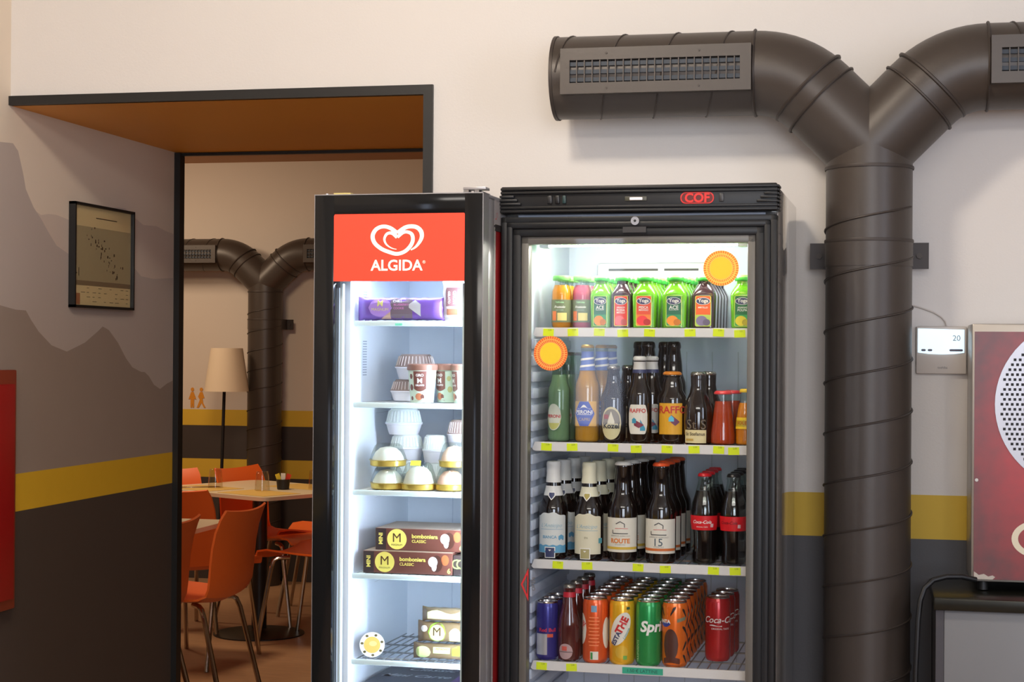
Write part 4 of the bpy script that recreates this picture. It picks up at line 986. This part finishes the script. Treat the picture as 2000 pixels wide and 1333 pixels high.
mb.text('ALGIDA', hw, .1935, 1.639, w=.122, y=-.0014, bold=.022); mb.text('®', hw, .2575, 1.646, h=.007, y=-.0014)
hp = mb.build('sign_panel', dz, smooth=False)
mb = MB(); mb.flat([(.0445, gz0), (.3505, gz0), (.3505, gz1), (.0445, gz1)], .003, glass('freezer_glass', (247, 251, 252), rough=.02)); mb.build('glass_pane', dz, smooth=False)
led = mat('led_strip', (214, 232, 255), .4, emit=145); ledw = mat('led_strip_edge', (190, 206, 226), .4, emit=.5)
for x in (.0475, .3565):
    mb = MB(); mb.box(x-.0018, x+.0018, .046 if x > .1 else .034, .054 if x > .1 else .040, .12, 1.59, led if x > .1 else ledw); mb.build('led_strip', dz, smooth=False)
for x in (.053, .3415):
    mb = MB(); mb.box(x-.0035, x+.0035, .030, .046, .10, 1.60, mat('gasket_pale', (206, 220, 222), .5), .002); mb.build('gasket', dz)
mb = MB(); mb.box(.06, .33, .08, .11, 1.612, 1.622, mat('fill_bar_glow', (220, 235, 255), .4, emit=14)); mb.build('added_fill_bar', fz, smooth=False)  # added glowing bar, only there to brighten the freezer interior
mb = MB(); mb.box(.375-.03, KW+.004, .004, .04, KH+.006, KH+.012, silv, .001); mb.box(.345, .357, .008, .03, KH, KH+.007, chromy); mb.box(.37, .38, .01, .03, KH, KH+.007, chromy); mb.box(.36, .375, .04, .13, KH, KH+.008, silv, .001); mb.build('hinge', fz)
mb = MB(); mb.tube([(.02, .02, KH), (.02, .02, KH+.003)], .006, chromy, n=12); mb.box(.04, .08, .01, .03, KH, KH+.004, mat('tape_straw', (206, 190, 120), .5)); mb.build('top_latch', fz)
frost = mat('frost_white', (240, 246, 250), .6, bump=.4, bscale=120)
lip = mat('freezer_shelf_white', (226, 244, 244), .4)
FS = [1.516, 1.329, 1.1285, .9375, .741]
for i, z in enumerate(FS):
    mb = MB()
    for k in range(14): mb.tube([(.076+k*.0205, .075, z-.003), (.084+k*.019, .448, z-.003)], .0016, wirem, n=6)
    for y in (.12, .2, .3, .42): mb.tube([(.08, y, z-.0055), (.353, y, z-.0055)], .0022, wirem, n=6)
    if i < 4:
        mb.box(.073, .350, .078, .445, z-.0075, z-.002, frost if i < 3 else lip)
    sh = mb.build('wire_shelf', fz)
    mb = MB(); mb.box(.070, .355, .066, .074, z-.0125, z, lip, .003); mb.build('shelf_lip', sh)
    if i == 0: mb = MB(); mb.box(.17, .187, .0652, .0662, z-.011, z-.006, mat('tag_mint', (120, 226, 190), .5)); mb.build('price_tag', sh, smooth=False)
for k, (z, n) in enumerate(((1.585, 4), (1.47, 14))):
    mb = MB()
    for j in range(n): mb.add([(.0712+.0002, .13, z-.006*j), (.0712+.0014, .155, z-.006*j), (.0712+.0014, .155, z-.006*j-.0025), (.0712+.0002, .13, z-.006*j-.0025)], [(0, 1, 2, 3)], mat('faint_label_print', (170, 180, 196), .6))
    mb.build('rating_label', fz, smooth=False)

def putz(t, x, y, z, rz=0): t.location = FZ.p(x, y, z); t.rotation_euler = (0, 0, ROT+rz); return t
# wrapped ice cream bars
def bar(L, H, T, base, crimp, draw, label, group):
    t = thing('ice_cream_bar', label, 'ice cream', group=group)
    mb = MB(); n = 26; N = 24; v = []
    for i in range(n+1):
        x = -L/2+L*i/n; e = min(1, (L/2-abs(x))/.018)
        th = T/2*(.06+.94*math.sin(PI/2*max(0, min(1, (e-.25)/.75)))**.7) if e > .25 else T/2*.06
        hh = H/2*(1.0-.10*math.sin(PI/2*e)+.03*math.sin(31*x*8))
        for k in range(N):
            a = 2*PI*k/N; c, s_ = math.cos(a), math.sin(a); r_ = (abs(c)**2.6+abs(s_)**2.6)**(-1/2.6)
            v.append((x+(.0012*(-1)**k if i in (0, n) else 0), th*r_*c, H/2+hh*r_*s_))
    fs = [(i*N+k, i*N+(k+1) % N, (i+1)*N+(k+1) % N, (i+1)*N+k) for i in range(n) for k in range(N)]
    fs += [tuple(range(N)), tuple(n*N+k for k in range(N))]
    mb.add(v, fs, base); mb.build('wrapper', t, ang=60)
    mb = MB()
    def Y(x, z):
        e = min(1, (L/2-abs(x))/.018); th = T/2*(.06+.94*math.sin(PI/2*max(0, min(1, (e-.25)/.75)))**.7) if e > .25 else T/2*.06
        q = min(.985, abs(z-H/2)/(H/2*.9)); return -th*(1-q**2.6)**(1/2.6)-.0008
    def patch(x0, x1, lo, hi, m, n=10, off=0):
        v = []
        Lf = lo if callable(lo) else (lambda q: lo); Hf = hi if callable(hi) else (lambda q: hi)
        for i in range(n+1):
            q = -1+2*i/n; x = x0+(x1-x0)*i/n
            for j in range(6):
                z = Lf(q)+(Hf(q)-Lf(q))*j/5; v.append((x, Y(x, z)-off, z))
        mb.add(v, [(i*6+j, i*6+6+j, i*6+7+j, i*6+1+j) for i in range(n) for j in range(5)], m)
    draw(mb, patch, Y); mb.build('print', t, smooth=False)
    return t
def ptext(mb, Y, body, m, x, z, w=None, h=None, rot=0, bold=.02):
    b = len(mb.v); mb.text(body, m, x, z, w=w, h=h, y=0, rot=rot, bold=bold)
    for i in range(b, len(mb.v)): p = mb.v[i]; mb.v[i] = (p[0], Y(p[0], p[2])-.0012, p[2])
pur = mat('wrapper_purple', (124, 84, 170), .3, coat=.3); lil = mat('wrapper_lilac', (186, 140, 216), .35); taupe = mat('wrapper_taupe', (124, 104, 112), .35)
def d_pur(mb, patch, Y):
    patch(-.075, -.018, lambda q: .030-.021*math.sqrt(max(0, 1-q*q)), lambda q: .030+.021*math.sqrt(max(0, 1-q*q)), lil)
    patch(-.022, .030, lambda q: .006, lambda q: .052-.004*q*q, taupe); patch(.022, .05, lambda q: .02-.01*q, lambda q: .048-.01*abs(q), mat('wrapper_cream', (206, 200, 196), .4), off=.0003)
    patch(-.045, -.022, lambda q: .004, lambda q: .013+.008*q, mat('wrapper_biscuit', (214, 176, 150), .4), off=.0005)
    ptext(mb, Y, 'M', mat('wrapper_yellow', (236, 226, 130), .4), -.047, .040, h=.014, bold=.01); ptext(mb, Y, 'MAGNUM', mat('wrapper_yellow', (236, 226, 130), .4), -.047, .026, w=.040, bold=0)
    ptext(mb, Y, 'CHILL', WHITE, -.005, .045, w=.022); ptext(mb, Y, 'BLUEBERRY', mat('wrapper_pink', (226, 140, 190), .4), .004, .037, w=.036); ptext(mb, Y, 'COOKIE', mat('wrapper_pink', (226, 140, 190), .4), -.002, .029, w=.025)
t = bar(.205, .056, .030, pur, pur, d_pur, 'purple wrapped ice cream bar standing foremost on the top freezer shelf', 'purple wrapped bars on the top freezer shelf'); putz(t, .176, .095, FS[0]+.0)
dpur = mat('wrapper_dark', (62, 50, 70), .3)
for k, lb in enumerate(('purple wrapped ice cream bar right behind the foremost one', 'purple wrapped ice cream bar farthest back of the three')):
    o = copy_tree(t); putz(o, .180+.006*k, .128+.033*k, FS[0]); o['label'] = lb
def d_haz(mb, patch, Y):
    patch(-.035, .012, .012, .046, mat('wrapper_mauve', (150, 104, 104), .4)); ptext(mb, Y, 'GROM', WHITE, -.008, .033, w=.03, bold=.01); ptext(mb, Y, 'GELATO', WHITE, -.008, .020, w=.028)
    patch(.018, .032, .014, .040, mat('wrapper_nut', (170, 110, 80), .4)); ptext(mb, Y, 'I', WHITE, .036, .03, h=.01)
t = bar(.090, .056, .030, mat('wrapper_ivory', (226, 214, 204), .4), None, d_haz, 'upright ivory wrapped ice cream bar with mauve label at the right of the top shelf', None)
t.location = FZ.p(.300, .10, FS[0]+.045)
t.rotation_euler = (Matrix.Rotation(ROT, 4, 'Z') @ Matrix.Rotation(PI/2, 4, 'Y')).to_euler()
t.location = FZ.p(.300-.028, .10, FS[0]+.0455)
# ribbed lidded tubs
cupw = mat('tub_white', (232, 230, 236), .45); ribb = mat('ribbed_brown_lid', (150, 126, 116), .4); ribw = mat('ribbed_white_lid', (236, 242, 238), .4); rib2 = mat('rib_pale', (222, 206, 198), .35)  # brown lids get paler ribs
GT = 'lidded dessert tubs on the freezer shelves'
def tub(rad, hc, hl, lidm, label, body=cupw):
    t = thing('dessert_tub', label, 'tub', group=GT)
    mb = MB(); mb.lathe([(rad*.80, 0), (rad*.84, .003), (rad*.98, hc-.004), (rad*1.03, hc-.003), (rad*1.03, hc)], body, n=32); mb.build('cup', t)
    mb = MB(); mb.lathe([(rad*1.03, hc), (rad*1.03, hc+.002), (rad*.95, hc+.003), (rad*.80, hc+hl-.005), (rad*.7, hc+hl)], lidm, n=32)
    for k in range(30):
        a = 2*PI*k/30; c, s_ = math.cos(a), math.sin(a)
        mb.tube([(rad*.965*c, rad*.965*s_, hc+.003), (rad*.82*c, rad*.82*s_, hc+hl-.005)], rad*.028, rib2 if lidm is ribb else ribw, n=5)
    mb.build('lid', t); return t
z = FS[1]
putz(tub(.042, .024, .026, ribb, 'white tub with ribbed brown lid, lower of the two stacked behind the paper cups'), .150, .235, z)
putz(tub(.048, .030, .030, ribb, 'white tub with ribbed brown lid, upper of the two stacked behind the paper cups'), .168, .235, z+.0505)
def gcup(label):
    t = thing('ice_cream_cup', label, 'ice cream cup', group='patterned paper cups on the second freezer shelf')
    mint = mat('cup_mint', (206, 226, 206), .45); brn = mat('cup_brown', (112, 66, 56), .45); br2 = mat('cup_tan', (190, 120, 84), .45)
    prof = [(.0265, 0), (.027, .002), (.0325, .074), (.0325, .076)]
    mb = MB(); mb.lathe(prof, mint, n=36); mb.build('cup', t)
    mb = MB(); mb.lathe([(.0345, .074), (.0355, .076), (.0355, .086), (.033, .089)], mat('cup_lid_brown', (140, 100, 84), .4), n=36); mb.build('lid', t)
    R = interp(prof); mb = MB()
    mb.decal(R, 0, .030, lambda q: .026+.006*q*q, .072, brn, n=10, rows=2, off=.0006)
    mb.text('GRO', WHITE, 0, .063, w=.018, R=R, bold=.03, off=.0012); mb.text('M', WHITE, 0, .0505, w=.011, R=R, bold=.01, off=.0012); mb.text('GELATO', WHITE, 0, .040, w=.02, R=R, bold=.04, off=.0012)
    a, b = el(.014, .008); mb.decal(R, -.002, .018, a, b, br2, n=8, rows=2, off=.0006); mb.decal(R, .006, .008, lambda q: .010, lambda q: .020-.004*abs(q), brn, n=6, rows=1, off=.0009)
    for x, zz, w in ((-.023, .060, .010), (-.022, .035, .012), (.024, .055, .010), (.025, .03, .012), (-.02, .01, .008), (.05, .06, .012), (-.05, .05, .012)):
        a, b = el(zz, w*.6); mb.decal(R, x, w, a, b, brn if x < 0 else mat('cup_olive', (190, 190, 130), .45), n=6, rows=1, off=.0006)
    mb.text('COPPETTA', mat('cup_text', (150, 120, 100), .5), 0, .0045, w=.024, R=R); mb.build('print', t); return t
t = gcup('mint and brown paper ice cream cup with brown lid, foremost of the three'); putz(t, .219, .120, z, .1)
for k, (x, y, lb) in enumerate(((.268, .172, 'mint and brown paper cup in the middle, partly behind the foremost one'), (.322, .125, 'mint and brown paper cup cut off by the freezer door frame'))):
    o = copy_tree(t); putz(o, x, y, z, -.5-.4*k); o['label'] = lb
# third shelf: domed desserts
z = FS[2]
gold_t = mat('gold_tray', (206, 176, 84), .3, metal=.6); dome_g = glass('dome_clear', (236, 240, 238), rough=.08)
def dome(rad, label, fill=(246, 244, 232), h=.052):
    t = thing('domed_dessert', label, 'dessert', group='domed desserts on gold trays')
    mb = MB(); mb.lathe([(rad*.9, 0), (rad*.98, .002), (rad*1.0, .013), (rad*1.06, .0145), (rad*.9, .015)], gold_t, n=36); mb.build('tray', t)
    mb = MB(); mb.lathe([(rad*.88, .014), (rad*.86, .02), (rad*.70, h*.62), (rad*.45, h*.80), (rad*.1, h*.86)], mat('dessert_%d_%d_%d' % fill, fill, .6, bump=.3), n=32); mb.build('cake', t)
    mb = MB(); mb.lathe([(rad*1.04, .015), (rad*1.0, .018), (rad*.93, h*.55), (rad*.74, h*.9), (rad*.6, h), (.001, h)], dome_g, n=36, caps=False); mb.build('dome', t); return t
putz(dome(.040, 'white domed dessert on gold tray, lowest at the left of the third shelf'), .138, .120, z)
putz(dome(.042, 'white domed dessert on gold tray, stacked on the lowest left one'), .138, .121, z+.0525)
t = dome(.041, 'white domed dessert with yellow sticker on gold tray, bottom centre', h=.062); putz(t, .213, .118, z)
mb = MB(); mb.box(-.011, .013, -.0375, -.0365, .040, .052, mat('sticker_lemon', (250, 230, 60), .5), M=Matrix.Rotation(-.5, 4, 'X') @ Matrix.Translation((0, -.018+.0, -.005))); mb.build('price_sticker', t, smooth=False)
putz(dome(.036, 'pink and white domed dessert on gold tray at the bottom right', (240, 196, 176), .053), .288, .125, z)
putz(dome(.036, 'pink and white domed dessert on gold tray, stacked above the bottom right one', (244, 206, 180), .056), .296, .127, z+.0535)
putz(tub(.040, .030, .030, ribw, 'white ribbed tub at the bottom of the back left stack', cupw), .150, .225, z)
putz(tub(.040, .030, .030, ribw, 'white ribbed tub second from the bottom of the back left stack', cupw), .150, .225, z+.0605)
putz(tub(.043, .027, .034, ribw, 'white ribbed tub on top of the back left stack', cupw), .143, .225, z+.121)
putz(tub(.030, .026, .030, ribw, 'small white tub lower behind the centre of the third shelf', cupw), .225, .21, z)
putz(tub(.030, .030, .035, ribw, 'small white tub upper behind the centre of the third shelf', cupw), .225, .21, z+.0565)
putz(tub(.036, .056, .036, ribb, 'tall white tub below the brown ribbed one at the back right', cupw), .298, .215, z)
putz(tub(.036, .034, .032, ribb, 'white tub with ribbed brown lid on top at the back right', cupw), .294, .200, z+.0925)
# fourth shelf: boxes
z = FS[3]; bxm = mat('box_chocolate', (100, 58, 48), .4, var=.05); bxt = mat('box_top_tan', (170, 150, 130), .45); gd_ = mat('box_gold', (236, 222, 110), .4); bkp = mat('box_black_end', (52, 40, 38), .4)
def box_(W_, lb):
    t = thing('ice_cream_box', lb, 'box', group='stacked brown ice cream boxes'); H_ = .050
    mb = MB(); mb.box(0, W_, 0, .16, 0, H_, bxm, .001); mb.box(.001, W_-.001, .001, .159, H_-.0005, H_+.0002, bxt); mb.build('carton', t, smooth=False)
    mb = MB(); y = -.0004; mb.flat([(.001, .001), (.026, .001), (.026, H_-.001), (.001, H_-.001)], y, bkp)
    mb.text('MINI', gd_, .013, .026, w=.026, y=y-.0004, rot=PI/2, bold=.03)
    mb.flat(ell(.052, .0255, .0235, .0235, 32), y-.0002, gd_); mb.text('M', mat('box_brown_ink', (80, 50, 30), .4), .052, .029, h=.020, y=y-.0006, bold=0); mb.text('MAGNUM', mat('box_brown_ink', (80, 50, 30), .4), .052, .0125, w=.026, y=y-.0006, bold=0)
    mb.text('bomboniera', gd_, .119, .0335, w=.062, y=y-.0006, bold=.03); mb.text('CLASSIC', gd_, .105, .022, w=.034, y=y-.0006, bold=.02)
    mb.flat(ell(.176, .0255, .014, .019), y-.0002, mat('box_choc_dark', (66, 36, 26), .4)); mb.flat(ell(.167, .029, .011, .012), y-.0004, WHITE); mb.flat(ell(.170, .019, .006, .011), y-.0005, WHITE); mb.flat(ell(.196, .034, .009, .012), y-.0002, mat('box_choc_mid', (176, 96, 56), .4)); mb.text('6', gd_, W_-.008, .01, h=.012, y=y-.0005, bold=.02)
    mb.build('print', t, smooth=False); return t
putz(box_(.213, 'brown chocolate ice cream box with gold M circle, lower of the stack'), .090, .088, z)
putz(box_(.213, 'brown chocolate ice cream box with gold M circle, upper of the stack'), .112, .110, z+.0505)
t = thing('ice_cream_box', 'dark box end with green rings at the right of the lower brown box', 'box'); mb = MB(); mb.box(0, .026, 0, .15, 0, .046, bkp, .001); mb.build('carton', t, smooth=False)
mb = MB()
for q in (.006, .017): mb.text('C', mat('ring_green', (150, 180, 90), .4), q, .026, h=.022, y=-.0006)
mb.build('print', t, smooth=False); putz(t, .3045, .090, z)
# fifth shelf: cone and wrapped bars
z = FS[4]
t = thing('ice_cream_cone', 'wrapped ice cream cone lying with its orange top towards the door', 'ice cream')
Mx = Matrix.Rotation(PI/2, 4, 'X')
mb = MB(); mb.lathe([(.006, -.14), (.027, -.012), (.029, -.004), (.029, 0)], mat('cone_wrapper', (206, 196, 190), .4, var=.3, vscale=60), n=32, M=Mx); mb.build('wrapper', t)
mb = MB(); mb.tube([(0, 0, 0), (0, -.002, 0)], .029, WHITE, n=36)
for k in range(7): a = 2*PI*k/7+.3; mb.flat(ell(.0235*math.cos(a), .0235*math.sin(a), .0036, .0030, 8), -.0024, mat('cone_olive', (96, 84, 40), .5))
mb.flat(ell(0, 0, .019, .019, 28), -.0026, mat('cone_orange', (244, 190, 96), .45)); mb.flat(ell(.002, .003, .009, .006, 16), -.0028, mat('cone_orange2', (250, 214, 140), .45)); mb.build('lid', t)
putz(t, .110, .098, z+.029, .25)
olv = mat('wrapper_olive_brown', (112, 92, 66), .35, coat=.2); pist = mat('wrapper_pistachio', (206, 226, 150), .4); lime = mat('wrapper_lime', (130, 176, 50), .4)
def d_m(mb, patch, Y):
    patch(-.048, -.006, lambda q: .024-.021*math.sqrt(max(0, 1-q*q)), lambda q: .026+.021*math.sqrt(max(0, 1-q*q)), lime)
    patch(-.046, -.008, lambda q: .023-.018*math.sqrt(max(0, 1-q*q)), lambda q: .022+.020*math.sqrt(max(0, 1-q*q)), pist, off=.0003); ptext(mb, Y, 'M', mat('box_brown_ink', (80, 50, 30), .4), -.027, .027, h=.019, bold=0)
    patch(.002, .03, lambda q: .006, lambda q: .036-.01*q*q, pist); patch(-.066, -.050, lambda q: .032-.006*math.sqrt(max(0, 1-q*q)), lambda q: .034+.006*math.sqrt(max(0, 1-q*q)), WHITE)
def d_low(mb, patch, Y):
    patch(-.075, -.035, lambda q: .018-.013*math.sqrt(max(0, 1-q*q)), lambda q: .018+.013*math.sqrt(max(0, 1-q*q)), pist); patch(-.03, .01, lambda q: .016, lambda q: .030, pist); ptext(mb, Y, 'PISTACHIO', mat('wrapper_rust', (190, 110, 40), .4), -.008, .026, w=.03)
    patch(.015, .04, lambda q: .012, lambda q: .034-.006*abs(q), lime)
def d_top(mb, patch, Y): patch(-.055, .055, lambda q: .008, lambda q: .024-.004*math.cos(5*q), pist)
GB = 'green and brown wrapped bars at the right of the fifth freezer shelf'
putz(bar(.160, .038, .034, olv, None, d_low, 'olive wrapped ice cream bar lying lowest in the pile of three', GB), .285, .118, z)
putz(bar(.150, .050, .030, olv, None, d_m, 'olive wrapped ice cream bar with green M circle in the middle of the pile', GB), .290, .120, z+.038)
putz(bar(.140, .034, .030, olv, None, d_top, 'pale green wrapped ice cream bar on top of the pile', GB), .295, .120, z+.086)
# flat dark box under the fifth shelf, on the next shelf down
mb = MB(); zb = .60
for k in range(14): mb.tube([(.076+k*.0205, .075, zb-.003), (.084+k*.019, .448, zb-.003)], .0016, wirem, n=6)
sh = mb.build('wire_shelf', fz); mb = MB(); mb.box(.070, .355, .066, .074, zb-.0125, zb, lip, .003); mb.build('shelf_lip', sh)
t = thing('ice_cream_box', 'flat dark box with white script lying below the fifth freezer shelf', 'box')
nv = mat('box_slate', (58, 60, 74), .4); mb = MB(); mb.box(0, .235, 0, .30, 0, .080, nv, .002); mb.box(.235-.04, .235, .01, .29, .079, .0805, mat('box_purple', (100, 60, 130), .4)); mb.build('carton', t, smooth=False)
mb = MB(); mb.text('Mini Carte', mat('box_script_white', (200, 206, 214), .4), .10, .12, w=.17, y=.0812, plane='xy', shear=.4, bold=.01); mb.text('Classic', mat('box_script_white', (200, 206, 214), .4), .12, .2, w=.12, y=.0812, plane='xy', shear=.4, bold=.01); mb.build('print', t, smooth=False)
putz(t, .0845, .09, zb+.0)
